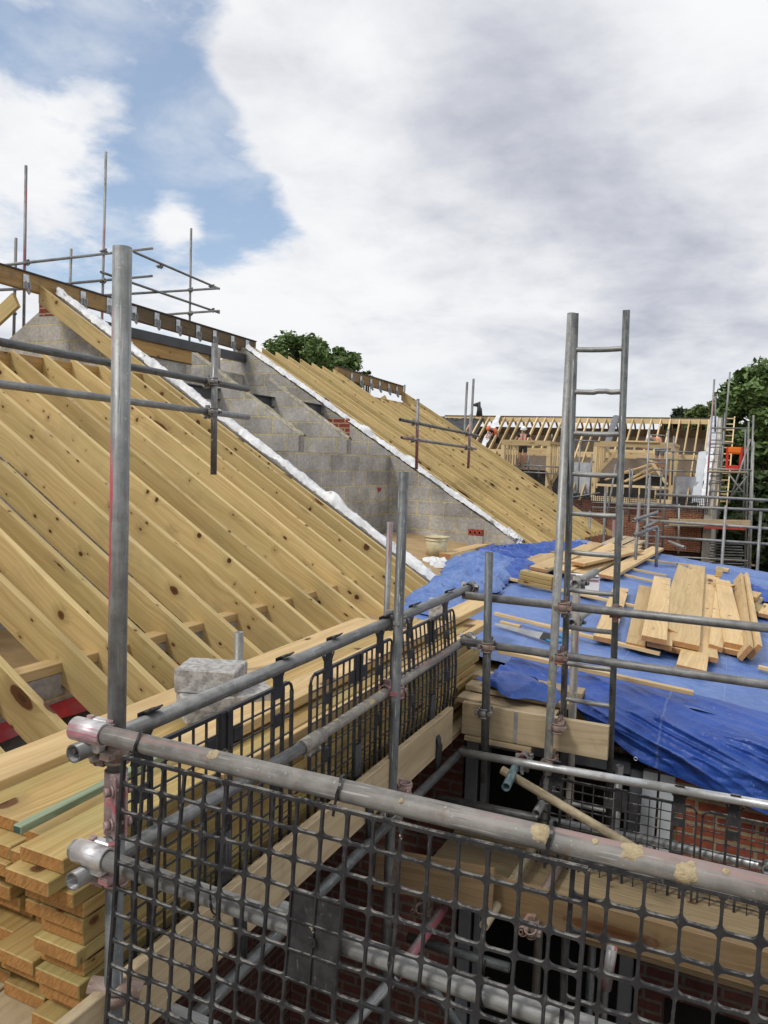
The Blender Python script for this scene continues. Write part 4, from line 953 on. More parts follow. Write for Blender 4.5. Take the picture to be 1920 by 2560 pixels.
# ------------------------------------------------------------------ timber stack beside the left mesh panels
rs = random.Random(11)
cols = [(-1.605, .172), (-1.782, .172), (-1.962, .19), (-2.160, .19)]
cn = ('guardrail side', 'second', 'third', 'rafter side'); NL = 12; LT = .0455; Z0 = 4.815
od = ['bottom', 'second from the bottom', 'third from the bottom', 'fourth from the bottom', 'fifth from the bottom', 'sixth from the bottom', 'sixth from the top', 'fifth from the top', 'fourth from the top', 'third from the top', 'second from the top', 'topmost']
jit = [.0, -.02, .035, -.04, .0, .05, -.01, .015, -.035, .03, -.06, .0]
for ci, (xr, wd) in enumerate(cols):
    for L in range(NL):
        if ci > 0 and L == NL-1: continue
        z = Z0+LT*(L+.5)+rs.uniform(0, .0012); y0 = 1.50+rs.uniform(-.03, .05)+(.06 if L % 3 == 1 else 0)
        if ci > 0: y0 += .06+rs.uniform(-.03, .05)
        if L == NL-1: y0 = 1.50
        if ci == 0 and L == NL-2: y0 = 1.455
        y1 = y0+3.55+rs.uniform(-.10, .12); w_ = wd*(1-.04*rs.random())
        x = xr-w_/2+rs.uniform(-.010, .010)+(.012 if L == 3 and ci == 0 else 0)-(.03 if (L == NL-2 and ci == 0) else 0)
        if ci == 0 and L == NL-1: x = xr-.03-w_/2
        lb = '%s joist of the timber stack, %s column from the guardrail' % (od[L] if (ci == 0 or L < NL-2) else 'topmost', ('first', 'second', 'third', 'fourth')[ci])
        plank('timber_joist', (x, y0, z), (x+rs.uniform(-.02, .02), y1, z), w_, LT-.002, 'joist_wood', label=lb, cat='timber', group='joists stacked beside the left guardrail')
# end marks: pink paint on the far ends, white blob on one near end
lt0, lt1 = at(38, 2092, z=5.383), at(995, 1597, z=5.383)
plank('timber_lath', lt0+Vector((-.03, .03, .0)), lt1+Vector((-.03, .4, 0)), .032, .026, 'green_lath', label='thin green treated lath lying along the top of the timber stack', cat='lath')
# long planks reaching past the stack at the far corner
for (a, b, z, lb) in (((1120, 1540), (1228, 1508), 5.40, 'plank end sticking out beyond the far end of the stack, uppermost, under the corner rail'), ((1110, 1600), (1222, 1560), 5.33, 'plank end with a pink mark sticking out below the uppermost one')):
    e = at(*b, z=z); plank('timber_plank', (e.x-.10, 2.2, z), (e.x-.075, e.y, z), .17, .044, 'whitewood', label=lb, cat='timber')
plank('timber_offcut', (-2.20, 2.2, 5.335), (-1.95, 2.42, 5.335), .10, .02, 'ply', label='small plywood offcut on the stack below the concrete blocks', cat='offcut')
plank('timber_plank', (-2.34, 1.2, 5.325), (-2.36, 4.9, 5.325), .20, .044, 'whitewood', label='wide pale plank on the stack closest to the rafter feet', cat='timber')
# concrete blocks
def cblock(c, rz_, dims, label, seed):
    mb = MB(); b = bmesh.new(); bmesh.ops.create_cube(b, size=1)
    for v in b.verts: v.co = Vector((v.co.x*dims[0], v.co.y*dims[1], v.co.z*dims[2]))
    bmesh.ops.bevel(b, geom=b.edges[:], offset=.006, segments=1, affect='EDGES'); bmesh.ops.subdivide_edges(b, edges=b.edges[:], cuts=6, use_grid_fill=True)
    for v in b.verts:
        n_ = noise.noise(v.co*38+Vector((seed, 0, 0)))+.6*noise.noise(v.co*90); v.co += v.co.normalized()*.0028*n_
    M = Matrix.Translation(c) @ Matrix.Rotation(rz_, 4, 'Z'); mb.add(b, M); return tag(mb.build('concrete_block', 'concrete_lump', M=M), label, 'concrete block', 'concrete blocks on the timber stack')
b1 = at(502, 1713, y=2.62)+Vector((-.02, .1, .012)); cblock(b1, R_(20), (.27, .2, .105), 'upper grey concrete block, resting on another on the timber stack', 1)
cblock(Vector((b1.x+.075, b1.y+.01, b1.z-.1035)), R_(52), (.40, .2, .10), 'lower grey concrete block turned askew under another on the timber stack', 5)
cblock(at(1095, 1512, y=4.85)+Vector((0, 0, -.02)), R_(20), (.12, .1, .12), 'small broken concrete block lump by the far end of the stack beside the blue tarp', 9)

# ------------------------------------------------------------------ tarps
def tarp_flat():
    mb = MB()
    def f(u, v):
        x = -2.6+5.9*u; y = 5.28+8.75*v
        j = .5+.5*math.cos(y*2*math.pi/.95)
        z = tz(x)+.005-.022*j+.02*noise.noise(Vector((x*1.2, y*1.1, 0)))+.014*(abs(noise.noise(Vector((x*2.6, y*2.2, 2))))*2-.4)+.008*(abs(noise.noise(Vector((x*7, y*6, 5))))*2-.4)
        if v > .985: z -= .02
        return Vector((x, y, z))
    mb.grid(f, 150, 200); return tag(mb.build('blue_tarp', 'tarp_faded'), 'faded light blue tarp spread flat over the low roof under the loose planks', 'tarp')
tarp_flat()
DB = [(v.x, v.z) for v in (at(1230, 1712, y=4.76), at(1362, 1737, y=4.76), at(1425, 1752, y=4.76), at(1455, 1795, y=4.76), at(1600, 1909, y=4.76), at(1742, 1969, y=4.76), at(1920, 2043, y=4.76), at(2300, 2200, y=4.76))]
def zb(x):
    for (a, za), (b, zb_) in zip(DB, DB[1:]):
        if x <= b: return za+(zb_-za)*(x-a)/(b-a)
    return DB[-1][1]
def tarp_drape():
    mb = MB()
    def f(u, v):
        x = -1.44+2.9*u; ze = tz(x)
        yt = 5.62-.03*math.sin(x*3); zl = zb(x); top = v < .45
        if top: y = yt+(4.9-yt)*(v/.45); z = ze+.016
        else:
            q = (v-.45)/.55; y = 4.9-.16*min(1, q*2.2)+.05*q*q; z = ze+.016+(zl-ze-.016)*q**1.1
        # folds sweep down to the right
        s = (z-ze)*1.0+(x+1.4)*.42+(y-5)*.55
        am = (.3+.7*min(1, v*2))*(1-.55*max(0, v-.85)/.15)
        w1 = 1-2*abs(math.sin(s*15+2.2*noise.noise(Vector((x*.9, v*2, 1)))))**.8; w2 = 1-2*abs(math.sin(s*37+3.5*noise.noise(Vector((x*1.4, v*2, 7)))))**.9
        h = am*(.022*w1+.010*w2+.03*noise.noise(Vector((x*1.5, v*3, 4)))+.010*(abs(noise.noise(Vector((x*7, v*11, 3))))*2-.4))
        nrm = Vector((0, -.35, .94)) if top else Vector((0, -.92, .38))
        return Vector((x, y, z))+nrm*(h+.012)
    mb.grid(f, 260, 130)
    o = tag(mb.build('blue_tarp', 'tarp_blue'), 'deep blue tarp hanging in folds over the roof edge above the brick wall', 'tarp')
    for px, py in ((1589, 1897),):
        c = at(px, py, y=4.70); mb = MB(); pts = [c+Vector((.010*math.cos(a), 0, .010*math.sin(a))) for a in [2*math.pi*k/14 for k in range(15)]]; mb.tube(pts, .0028, 6, False); mb.build('eyelet', 'galv_bracket', o)
    return o
tarp_drape()
def tarp_heap(path, width, h, seed, mat, label, nu=170, nv=60, fr=1.0):
    P = [Vector(p) for p in path]; mb = MB()
    def f(u, v):
        t = u*(len(P)-1); i = min(int(t), len(P)-2); p = P[i].lerp(P[i+1], t-i); d = (P[i+1]-P[i]); d.z = 0; d.normalize(); s = Vector((-d.y, d.x, 0))
        wd = (width[i]*(1-(t-i))+width[i+1]*(t-i)) if isinstance(width, (list, tuple)) else width
        e = 1+.3*noise.noise(Vector((u*5+seed, v*1.5, 0)))
        q = p+s*wd*(v-.5)*e; a = Vector((q.x*2.1*fr, q.y*2.1*fr, seed))
        rg = (1-abs(noise.noise(a*1.0+Vector((0, 0, 3)))*2.4))+.75*(1-abs(noise.noise(a*2.3))*2.4)+.38*(1-abs(noise.noise(a*4.6))*2.4)+.12*(1-abs(noise.noise(a*9.5))*2.4)
        prof = max(0, 1-(2*v-1)**2)**.6*min(1, u*7, (1-u)*7)
        q.z = tz(q.x)+.025+max(0, h*prof*(.42+.5*rg))+.008*noise.noise(a*9)
        q += s*.06*noise.noise(a*3)+d*.06*noise.noise(a*3+Vector((5, 5, 5))); return q
    mb.grid(f, nu, nv); return tag(mb.build('blue_tarp', mat), label, 'tarp')
G5 = 5.2
tarp_heap([at(1050, 1530, z=G5), at(1118, 1492, z=G5), at(1172, 1452, z=G5), at(1200, 1422, z=G5), at(1240, 1396, z=G5)], [.4, .55, .75, .85, .6], .11, 3.1, 'tarp_faded', 'crumpled faded blue tarp heaped along the rafter feet')
tarp_heap([at(1195, 1388, z=G5), at(1265, 1392, z=G5), at(1330, 1384, z=G5), at(1400, 1372, z=G5), at(1500, 1362, z=G5)], [.55, .6, .5, .45, .4], .10, 8.7, 'tarp_blue', 'bunched deep blue tarp lying along the far end of the low roof')
tarp_heap([at(1238, 1440, z=G5), at(1280, 1420, z=G5), at(1335, 1410, z=G5)], [.5, .7, .3], .08, 14.2, 'tarp_blue', 'flap of deep blue tarp spread beside the bunched tarp')
tarp_heap([at(1865, 1487, z=4.88), at(1910, 1497, z=4.87), at(1990, 1510, z=4.86)], [.3, .8, 1.0], .08, 21.2, 'tarp_blue', 'deep blue fold of tarp by the offcuts at the right edge')
tarp_heap([at(1228, 1690, z=5.08), at(1290, 1712, z=5.08), at(1400, 1748, z=5.05)], [.3, .4, .2], .05, 31.2, 'tarp_blue', 'loose corner of blue tarp above the pale boards', 60, 20)

# ------------------------------------------------------------------ loose timber on the flat roof
LG = 'loose planks on the blue tarp'
def loose(label, a, b, w_, t_, up=0.0, tilt=0, mat='whitewood', name='loose_plank', ext=0.0):
    p, q = att(*a, up), att(*b, up); d = (q-p).normalized(); q = q+d*ext; p.z += t_/2; q.z += t_/2
    n = Vector((.1, 0, 1)).normalized(); 
    if tilt: n = Matrix.Rotation(R_(tilt), 3, d) @ n
    return plank(name, p, q, w_, t_, mat, up=tuple(n), label=label, cat='plank', group=LG)
B_ = .025
loose('plank lying alone behind the right ladder stile, leftmost of the right hand heap', (1508, 1606), (1552, 1478), .17, .044, B_)
loose('leftmost plank of the right hand heap, flat on the tarp', (1588, 1622), (1613, 1474), .155, .044, B_)
loose('plank with dark saw marks on top of the right hand heap', (1634, 1607), (1655, 1452), .195, .046, B_+.10)
loose('dark plank lying under the one with saw marks', (1648, 1622), (1668, 1500), .19, .046, B_+.05)
loose('plank right of the one with saw marks, its edge showing', (1668, 1583), (1710, 1424), .18, .046, B_+.08, 14)
loose('broad smooth plank in the middle of the right hand heap', (1711, 1620), (1742, 1421), .225, .046, B_+.055)
loose('darker plank under the broad smooth one', (1690, 1634), (1730, 1480), .18, .046, B_)
loose('longest plank of the right hand heap, reaching nearest the tarp edge', (1727, 1683), (1778, 1445), .215, .046, B_)
loose('narrow plank right of the longest one', (1788, 1627), (1798, 1490), .115, .046, B_+.03, 8)
loose('lower of two wide planks right of the longest one', (1828, 1637), (1800, 1462), .185, .046, B_)
loose('upper of two wide planks right of the longest one', (1837, 1622), (1806, 1458), .185, .046, B_+.048)
loose('plank standing on edge at the right of the heap', (1862, 1655), (1845, 1457), .045, .15, B_, 28)
loose('second plank standing on edge, rightmost of the heap', (1885, 1652), (1859, 1456), .045, .15, B_, 26)
loose('short dark offcut poking out under the heap', (1775, 1655), (1770, 1610), .12, .045, B_, name='timber_offcut')
for i, (a, b, w_, u, l) in enumerate((((1790, 1424), (1822, 1430), .2, .0, 'pale offcut lying at the far end of the right hand heap'), ((1788, 1440), (1805, 1443), .09, .05, 'small upright offcut on the far end of the heap'), ((1788, 1462), (1832, 1472), .18, .06, 'offcut lying across the far end of the two wide planks'),
    ((1875, 1515), (1892, 1500), .14, .0, 'offcut in the pile at the right edge, lower left'), ((1888, 1538), (1900, 1520), .14, .0, 'offcut in the pile at the right edge, in front'), ((1912, 1545), (1925, 1520), .14, .0, 'offcut in the pile at the right edge, cut by the frame'), ((1877, 1500), (1890, 1488), .12, .07, 'offcut in the pile at the right edge, on top'))):
    loose(l, a, b, w_, .045+.04*(i in (1,)), B_+u, name='timber_offcut', mat='whitewood' if i != 4 else 'joist_wood')
# battens
for a, b, l in (((1245, 1637), (1733, 1744), 'long batten lying on the dark tarp fold nearest the camera'), ((1236, 1538), (1650, 1639), 'long batten behind the hand saw, running under the heap'), ((1240, 1443), (1600, 1522), 'long batten under the box and the short joists'), ((1275, 1384), (1380, 1408), 'batten beside the spread flap of deep blue tarp'), ((1612, 1402), (1762, 1421), 'batten beyond the heaps near the far edge of the tarp'), ((1580, 1425), (1668, 1443), 'thin pale batten between the two heaps'), ((1560, 1440), (1640, 1458), 'thin batten under the left hand planks'), ((1895, 1672), (1990, 1694), 'short batten at the right edge of the frame'), ((1900, 1575), (1990, 1592), 'thin batten at the right edge near the offcuts'), ((1320, 1395), (1420, 1420), 'batten under the fanned planks'), ((1250, 1560), (1300, 1572), 'offcut of batten beside the saw blade')):
    loose(l, a, b, .045 if 'thin' not in l else .03, .03, B_-.005 if '1245' not in str(a) else B_+.03, name='timber_batten')
bpy.data.objects['timber_batten'].location.z += .015
# fanned planks on the left
loose('left lowest plank of the fanned heap', (1292, 1425), (1440, 1362), .2, .04, B_)
loose('second plank of the fanned heap, from the left', (1345, 1428), (1492, 1362), .22, .04, B_+.045)
loose('third plank of the fanned heap, behind the ladder', (1400, 1432), (1540, 1366), .22, .04, B_+.02)
loose('fourth plank of the fanned heap, under the short top plank', (1450, 1440), (1590, 1368), .22, .04, B_+.0)
loose('short orange plank laid across the top of the fanned heap', (1440, 1413), (1592, 1378), .20, .042, B_+.09)
loose('rightmost plank of the fanned heap, with a bright cut end', (1512, 1446), (1644, 1374), .2, .045, B_+.015)
loose('plank crossing beneath the fanned heap at the back', (1380, 1390), (1560, 1372), .18, .04, B_+.0)
c0, c1 = (1300, 1462), (1382, 1480)
for k, (dx, l) in enumerate(((0, 'bottom short joist of the small pile left of the ladder'), (3, 'middle short joist of the small pile left of the ladder'), (6, 'top short joist of the small pile left of the ladder'))):
    p, q = att(c0[0]+dx*.6, c0[1]), att(c1[0]+dx*.2, c1[1]); p.z += .05+.05*k; q.z += .05+.05*k
    plank('timber_joist', p, q, .16-.01*k, .046, 'joist_wood', label=l, cat='timber', group='short joists piled on the tarp')
# printed carton
cb = att(1452, 1488); cb.z += .115
box = thing('carton', cb-Vector((0, 0, .1)), 'white printed carton with red and black bands, under the ends of the fanned planks', 'box')
Mc = T_(cb) @ Matrix.Rotation(R_(14), 4, 'Z'); mb = MB(); mb.box(Mc, .36, .26, .21, bev=.004); mb.build('carton_body', 'white_paper', box, Mc)
mb = MB(); mb.box(Mc, .34, .003, .010, (0, -.1305, .075)); mb.box(Mc, .003, .2, .010, (-.1805, 0, .075)); mb.build('red_band', 'print_red', box, Mc)
mb = MB(); mb.box(Mc, .34, .003, .005, (0, -.1305, .062))
for i in range(3): mb.box(Mc, .018, .003, .022, (-.06+.022*i, -.1312, .088))
for i in range(3): mb.box(Mc, .003, .02, .02, (-.1812, .06-.05*i, .02-.03*i))
mb.build('black_print', 'print_black', box, Mc)
mb = MB(); mb.box(Mc @ T_((0, -.10, .108)) @ Matrix.Rotation(R_(-18), 4, 'X'), .35, .13, .004); mb.build('flap', 'white_paper', box, Mc)
# hand saw
h0, h1 = att(1236, 1561, .045), att(1362, 1592, .045)
h2 = att(1405, 1597, .045); sw = thing('hand_saw', h0, 'hand saw with a blue and black handle lying on the tarp by a batten', 'saw')
d = (h1-h0).normalized(); Ms = frame(h0, d, (.1, -.35, 1)); L = (h1-h0).length; mb = MB()
pl_ = [(0, -.015), (L, -.055), (L, .05), (0, .02)]
vt = [mb.bm.verts.new(Ms @ Vector((p[0], p[1], .003))) for p in pl_]; vb = [mb.bm.verts.new(Ms @ Vector((p[0], p[1], 0))) for p in pl_]; mb.bm.faces.new(vt); mb.bm.faces.new(vb[::-1])
for i in range(4): mb.bm.faces.new([vt[i], vb[i], vb[(i+1) % 4], vt[(i+1) % 4]])
mb.build('blade', 'saw_steel', sw, Ms)
mb = MB(); mb.box(Ms, .10, .10, .022, (L+.02, 0, .004), bev=.008); mb.build('handle_root', 'print_black', sw, Ms)
mb = MB(); mb.tube([Ms @ Vector(p) for p in ((L+.04, .05, .006), (L+.12, .055, .006), (L+.155, .02, .006), (L+.14, -.03, .006), (L+.06, -.055, .006), (L+.03, -.05, .006))], .013, 10); mb.build('handle', 'saw_blue', sw, Ms)
# tag, small bits
mb = MB(); c = att(1281, 1441, .03); mb.box(Matrix.Translation(c) @ Matrix.Rotation(R_(-40), 4, 'Z') @ Matrix.Rotation(R_(12), 4, 'X'), .16, .05, .003); tag(mb.build('paper_tag', 'white_paper'), 'white paper tag lying beside the small pile of short joists', 'paper tag')
mb = MB(); c = att(1239, 1449, .06)
for i in range(5): mb.sphere(c+Vector((.03*(i-2)*.6, .02*math.sin(i*2), .015*math.cos(i*3))), .026, (1.2, .8, .7), 1)
tag(mb.build('strap_bundle', 'print_black'), 'small black bundle of strap beside the cut off post', 'strap')

# ------------------------------------------------------------------ bucket, perforated brick, block, plank at the party wall
bp = at(1090, 1396, z=5.19); 
bk = thing('bucket', bp, 'mortar stained cream plastic bucket standing by the further party wall', 'bucket')
hb = .30; rb_, rt_ = .125, .158
mb = MB(); mb.cyl(bp, bp+Vector((.0, 0, hb)), rb_, 36, rt_, hollow=.006); mb.cyl(bp+Vector((0, 0, .004)), bp+Vector((0, 0, .012)), rb_-.004, 36)
mb.cyl(bp+Vector((0, 0, hb-.014)), bp+Vector((0, 0, hb)), rt_+.010, 36, rt_+.010, hollow=.012); mb.cyl(bp+Vector((0, 0, hb-.055)), bp+Vector((0, 0, hb-.048)), rt_+.002, 36, hollow=.01)
mb.build('bucket_body', 'bucket_cream', bk)
mb = MB(); pts = [bp+Vector((.162*math.cos(a)*.9, -.162*math.sin(a)*.75, hb+.012+.02*math.sin(a))) for a in [math.pi*k/16 for k in range(17)]]; mb.tube(pts, .004, 6); mb.build('handle', 'galv_bracket', bk)
bb = at(1190, 1372, z=5.2); mb = MB(); Mb = T_(bb+Vector((0, 0, .10))); mb.box(Mb, .21, .1, .2, bev=.004); tag(mb.build('concrete_block', 'blockwork', M=T_(bb+Vector((.1, 0, .01)))), 'single grey block standing on end under the red perforated brick', 'concrete block')
hc = bb+Vector((-.01, 0, .2025)); mb = MB(); hw_, hh_ = .1075, .0325*1.35; n_ = 12; yb_ = .05
def ringpt(cx, r): return [(cx+r*math.cos(2*math.pi*k/n_), r*math.sin(2*math.pi*k/n_)) for k in range(n_)]
cells = [(-hw_, -.037, -.0715), (-.037, .037, 0.0), (.037, hw_, .0715)]
for (xa, xb_, cx) in cells:
    R1 = ringpt(cx, .021); O = []
    for (x_, z_) in R1:
        dx, dz = x_-cx, z_; sc = min(((xb_-cx) if dx > 0 else (cx-xa))/max(abs(dx), 1e-6), hh_/max(abs(dz), 1e-6)); O.append((cx+dx*sc, dz*sc))
    for k in range(n_):
        q = (k+1) % n_
        for y_ in (-yb_, yb_): mb.quad(*[hc+Vector((p[0], y_, p[1]+hh_)) for p in (R1[k], R1[q], O[q], O[k])])
        mb.quad(*[hc+Vector((p[0], y_, p[1]+hh_)) for p, y_ in ((R1[k], -yb_), (R1[q], -yb_), (R1[q], yb_), (R1[k], yb_))])
for z_ in (0, 2*hh_): mb.quad(*[hc+Vector((x_, y_, z_)) for x_, y_ in ((-hw_, -yb_), (hw_, -yb_), (hw_, yb_), (-hw_, yb_))])
for x_ in (-hw_, hw_): mb.quad(*[hc+Vector((x_, y_, z_)) for y_, z_ in ((-yb_, 0), (yb_, 0), (yb_, 2*hh_), (-yb_, 2*hh_))])
tag(mb.build('perforated_brick', 'red_clay', recalc=True), 'red brick with three round holes lying on the upright grey block', 'brick')
plank('timber_plank', at(1112, 1392, z=5.24), at(1304, 1342, z=5.24), .17, .09, 'whitewood', label='pale timber lying on the roof below the further party wall, beside the bucket', cat='timber')
# ------------------------------------------------------------------ edge protection above the roof slopes
def at_(p, **k): return at(p[0], p[1], **k)
s = thing('edge_protection', (-3.7, 4.0, 5.8), 'two steel tubes and one post crossing in front of the left rafters', 'scaffold rail', 'tube edge protection on the roofs')
r1a, r1b = at(0, 855, x=-3.70), at(619, 973, x=-3.70); dd = (r1b-r1a).normalized(); tube('guard_rail', r1a-dd*3.2, r1b, 'tube_dark', s, up=(1, 0, 0))
r2a, r2b = at(0, 960, x=-3.70), at(620, 1043, x=-3.70); dd = (r2b-r2a).normalized(); tube('guard_rail', r2a-dd*3.2, r2b, 'tube_redside', s, 'lower rail with long red painted stretches', up=(0, 1, 1))
q0, q1 = at(537, 858, x=-3.64), at(535, 1078, x=-3.64); tube('standard', q0, q1+(q1-q0)*.5, 'tube_grey', s)
for z in (r1a.lerp(r1b, .8), r2a.lerp(r2b, .8)):
    yq = q0.y; t = (yq-r1a.y)/(r1b.y-r1a.y); zz = (r1a.lerp(r1b, t) if z.z > 6.95 else r2a.lerp(r2b, t)); coupler(zz+Vector((.03, 0, 0)), EY, EZ, 'coupler_grey', s, off=(.06, 0, 0))
s = thing('edge_protection', (-3.9, 14, 6), 'pair of tube rails on two reddish posts standing out of the second rafter slope', 'scaffold rail', 'tube edge protection on the roofs')
xx = -4.6
a_, b_ = at(1000, 1049, x=xx), at(1195, 1090, x=xx); tube('guard_rail', a_, b_, 'tube_dark', s); a2, b2 = at(1004, 1094, x=xx), at(1190, 1122, x=xx); tube('guard_rail', a2, b2, 'tube_red', s)
for (p, q, m_) in (((1045, 997), (1042, 1133), 'tube_red'), ((1177, 1036), (1172, 1140), 'tube_red')):
    q0, q1 = at(*p, x=xx+.06), at(*q, x=xx+.06); tube('standard', q0, q1+(q1-q0)*.3, m_, s)
    for zz in ((a_, b_), (a2, b2)):
        t = (q0.y-zz[0].y)/(zz[1].y-zz[0].y); coupler(zz[0].lerp(zz[1], t)+Vector((.03, 0, 0)), EY, EZ, 'coupler_grey', s, off=(.06, 0, 0))
# tall posts at the far end of the second roof
s = thing('edge_protection', (-5, 18.4, 4), 'two tall bare posts rising beyond the end of the second roof', 'scaffold rail')
for p, q in (((1168, 955), (1160, 1110)), ((1184, 947), (1176, 1110))):
    q0, q1 = at(*p, y=18.2), at(*q, y=18.2); tube('standard', q0, q1+(q1-q0)*1.5, 'tube_grey', s, r=.03)
s = thing('edge_protection', (-7.5, 17.6, 7), 'single short post at the end of the second ridge beam', 'scaffold rail'); q0, q1 = at(1012, 962, y=17.6), at(1008, 1022, y=17.6); tube('standard', q0, q1+(q1-q0)*1.2, 'tube_grey', s)
# scaffold on the far side of the ridge
s = thing('scaffold', (-11, 11, 6), 'scaffold of thin posts and rails standing behind the left ridge against the blue sky', 'scaffold'); X = -11.0
for p, q, m_ in (((265, 380), (256, 760), 'tube_redside'), ((65, 414), (61, 700), 'tube_red'), ((478, 571), (474, 822), 'tube_grey'), ((40, 595), (36, 770), 'tube_grey'), ((178, 622), (175, 720), 'tube_pale')):
    q0, q1 = at(*p, x=X), at(*q, x=X); tube('standard', q0, q1+(q1-q0)*.8, m_, s)
for p, q, x0, x1, m_ in (((-60, 671), (381, 621), X+.06, X+.06, 'tube_pale'), ((145, 711), (380, 690), X+.06, X+.06, 'tube_grey'), ((335, 630), (548, 722), X+.3, X-.06, 'tube_grey'), ((252, 680), (548, 782), X+.3, X-.06, 'tube_grey'),
    ((235, 740), (548, 721), X+.1, X+.1, 'tube_grey'), ((390, 788), (548, 777), X+.1, X+.1, 'tube_pale'), ((-60, 740), (40, 785), X+.1, X+.1, 'tube_grey'), ((-60, 727), (60, 722), X+.05, X+.05, 'tube_grey')):
    tube('guard_rail', at(*p, x=x0), at(*q, x=x1), m_, s)
for px, py in ((66, 657), (260, 629), (257, 703), (476, 725), (475, 784), (530, 717), (530, 776), (400, 666)):
    coupler(at(px, py, x=X+.03), EY, EZ, 'coupler_grey', s, off=(-.06, 0, 0))

# ------------------------------------------------------------------ scaffold beyond the low roof
s = thing('scaffold', (0, 14.3, 0), 'scaffold rails and posts along the far edge of the blue tarp at right', 'scaffold'); Y = 14.3
for p, q, m_ in (((1640, 1236), (1930, 1251), 'tube_grey'), ((1540, 1260), (1930, 1276), 'tube_grey'), ((1590, 1299), (1930, 1322), 'tube_pale'), ((1600, 1339), (1930, 1361), 'tube_grey')):
    a_, b_ = at(*p, y=Y), at(*q, y=Y); tube('guard_rail', a_, b_+(b_-a_)*.6, m_, s)
for p, q, m_, y in (((1815, 1264), (1804, 1415), 'tube_redside', Y-.06), ((1902, 1279), (1893, 1425), 'tube_grey', Y-.06), ((1598, 1250), (1590, 1372), 'tube_red', 11.8), ((1644, 1318), (1642, 1372), 'tube_grey', 12.2), ((1624, 1195), (1616, 1375), 'tube_grey', Y-.3), ((1557, 1276), (1553, 1352), 'tube_grey', 15.0), ((1514, 1215), (1509, 1350), 'tube_grey', 16.0), ((1475, 1277), (1473, 1350), 'tube_grey', 16.0), ((1535, 1300), (1533, 1360), 'tube_red', 15.5)):
    q0, q1 = at(*p, y=y), at(*q, y=y); tube('standard', q0, q1+(q1-q0)*1.6, m_, s)
for p, y in (((1583, 1300), 11.6), ((1583, 1338), 11.6)):
    c = at(*p, y=y); tube('transom', c, c+Vector((.27, .62, .10)), 'tube_grey', s); coupler(c+Vector((.05, .2, 0)), EY, EZ, 'coupler_grey', s, off=(.06, 0, 0))
tube('brace', at(1607, 1322, y=12.5), at(1640, 1304, y=13.8), 'tube_grey', s); tube('brace', at(1672, 1354, y=14), at(1712, 1369, y=13.4), 'tube_pale', s)
for i, (p, q) in enumerate((((1496, 1372), (1560, 1342)), ((1520, 1375), (1585, 1345)), ((1546, 1378), (1600, 1352)))):
    plank('scaffold_board', at(*p, z=5.12), at(*q, z=5.12), .225, .038, 'board_wood', label='%s pale deck board beyond the fanned planks, counted from the left' % ('first', 'second', 'third')[i], cat='board', group='deck boards beyond the tarp')

# tall ladder tied to that scaffold
def ladder2(name, tl, tr, bl, br, y, n, lab, mat='tube_pale', rr_=.03):
    L = thing(name, at(*bl, y=y), lab, 'ladder'); a0, a1, b0, b1 = at(*tl, y=y), at(*bl, y=y), at(*tr, y=y), at(*br, y=y)
    tube('stile', a0, a1, mat, L, r=rr_, seg=10); tube('stile', b0, b1, mat, L, r=rr_, seg=10)
    for k in range(n):
        t = (k+.5)/n; mb = MB(); mb.cyl(a0.lerp(a1, t), b0.lerp(b1, t), rr_*.6, 8); mb.build('rung', mat, L)
    return L
ladder2('ladder', (1624, 1070), (1671, 1072), (1607, 1375), (1655, 1378), 19.0, 9, 'pale metal ladder standing in front of the far timber dormer', 'tube_pale', .022)

# ------------------------------------------------------------------ the far building
FY, RY = 33.0, 38.5
far = thing('brick_building', (-6, 35, 0), 'far building under construction with an open rafter roof and timber dormers, two workers on it', 'building')
RZ = 8.86; EZ_ = 5.15; xl_, xr_ = -14.5, -1.35
def fz(y): return EZ_+(RZ-EZ_)*(y-FY)/(RY-FY)
fs = math.atan2(RZ-EZ_, RY-FY)
plank('ridge_beam', (xl_, RY, RZ-.13), (xr_, RY, RZ-.13), .09, .26, 'far_wood', far)
mb = MB(); mb.box(T_(((xl_+xr_)/2, RY, RZ+.02)), xr_-xl_, .16, .03); mb.build('ridge_felt', 'felt_black', far)
k = 0; x = -12.9
rf = random.Random(5)
DORM = [(-10.0, -7.45), (-5.95, -2.35)]
while x < xr_-.1:
    ind = any(a-.1 < x < b+.1 for a, b in DORM)
    ylo = FY+3.0 if ind else FY-.15
    mb = MB(); M = frame((x, (ylo+RY)/2, fz((ylo+RY)/2)-.09), (0, RY-ylo, fz(RY)-fz(ylo)), (1, 0, 0)); mb.box(M, math.hypot(RY-ylo, fz(RY)-fz(ylo)), .18, .06); mb.build('rafter', 'far_wood', far, M)
    mb = MB(); M = frame((x+.06, RY+2.7, RZ-1.9), (0, 5.4, -3.64), (1, 0, 0)); mb.box(M, 6.5, .16, .05); mb.build('rear_rafter', 'beam_wood', far, M)
    x += .42
mb = MB(); mb.quad((xl_, RY+.55, RZ-.52), (xr_, RY+.55, RZ-.52), (xr_, RY+5.6, RZ-3.9), (xl_, RY+5.6, RZ-3.9)); mb.quad((xl_, RY+.6, RZ-.50), (xr_, RY+.6, RZ-.50), (xr_, RY+5.6, RZ-3.85), (xl_, RY+5.6, RZ-3.85)); mb.build('rear_roof_board', 'fibre_sheet', far)
mb = MB(); mb.box(T_(((xl_+xr_)/2, RY+1.1, 6.85)), xr_-xl_, .1, 2.6); mb.build('rear_partition', 'fibre_sheet', far)
mb = MB(); mb.box(T_(((xl_+xr_)/2, FY+3.5, 5.4)), xr_-xl_, .1, 1.6); mb.box(T_(((xl_+xr_)/2, FY+2.0, 5.02)), xr_-xl_, 3.0, .1); mb.build('dark_interior', 'dark_room', far)
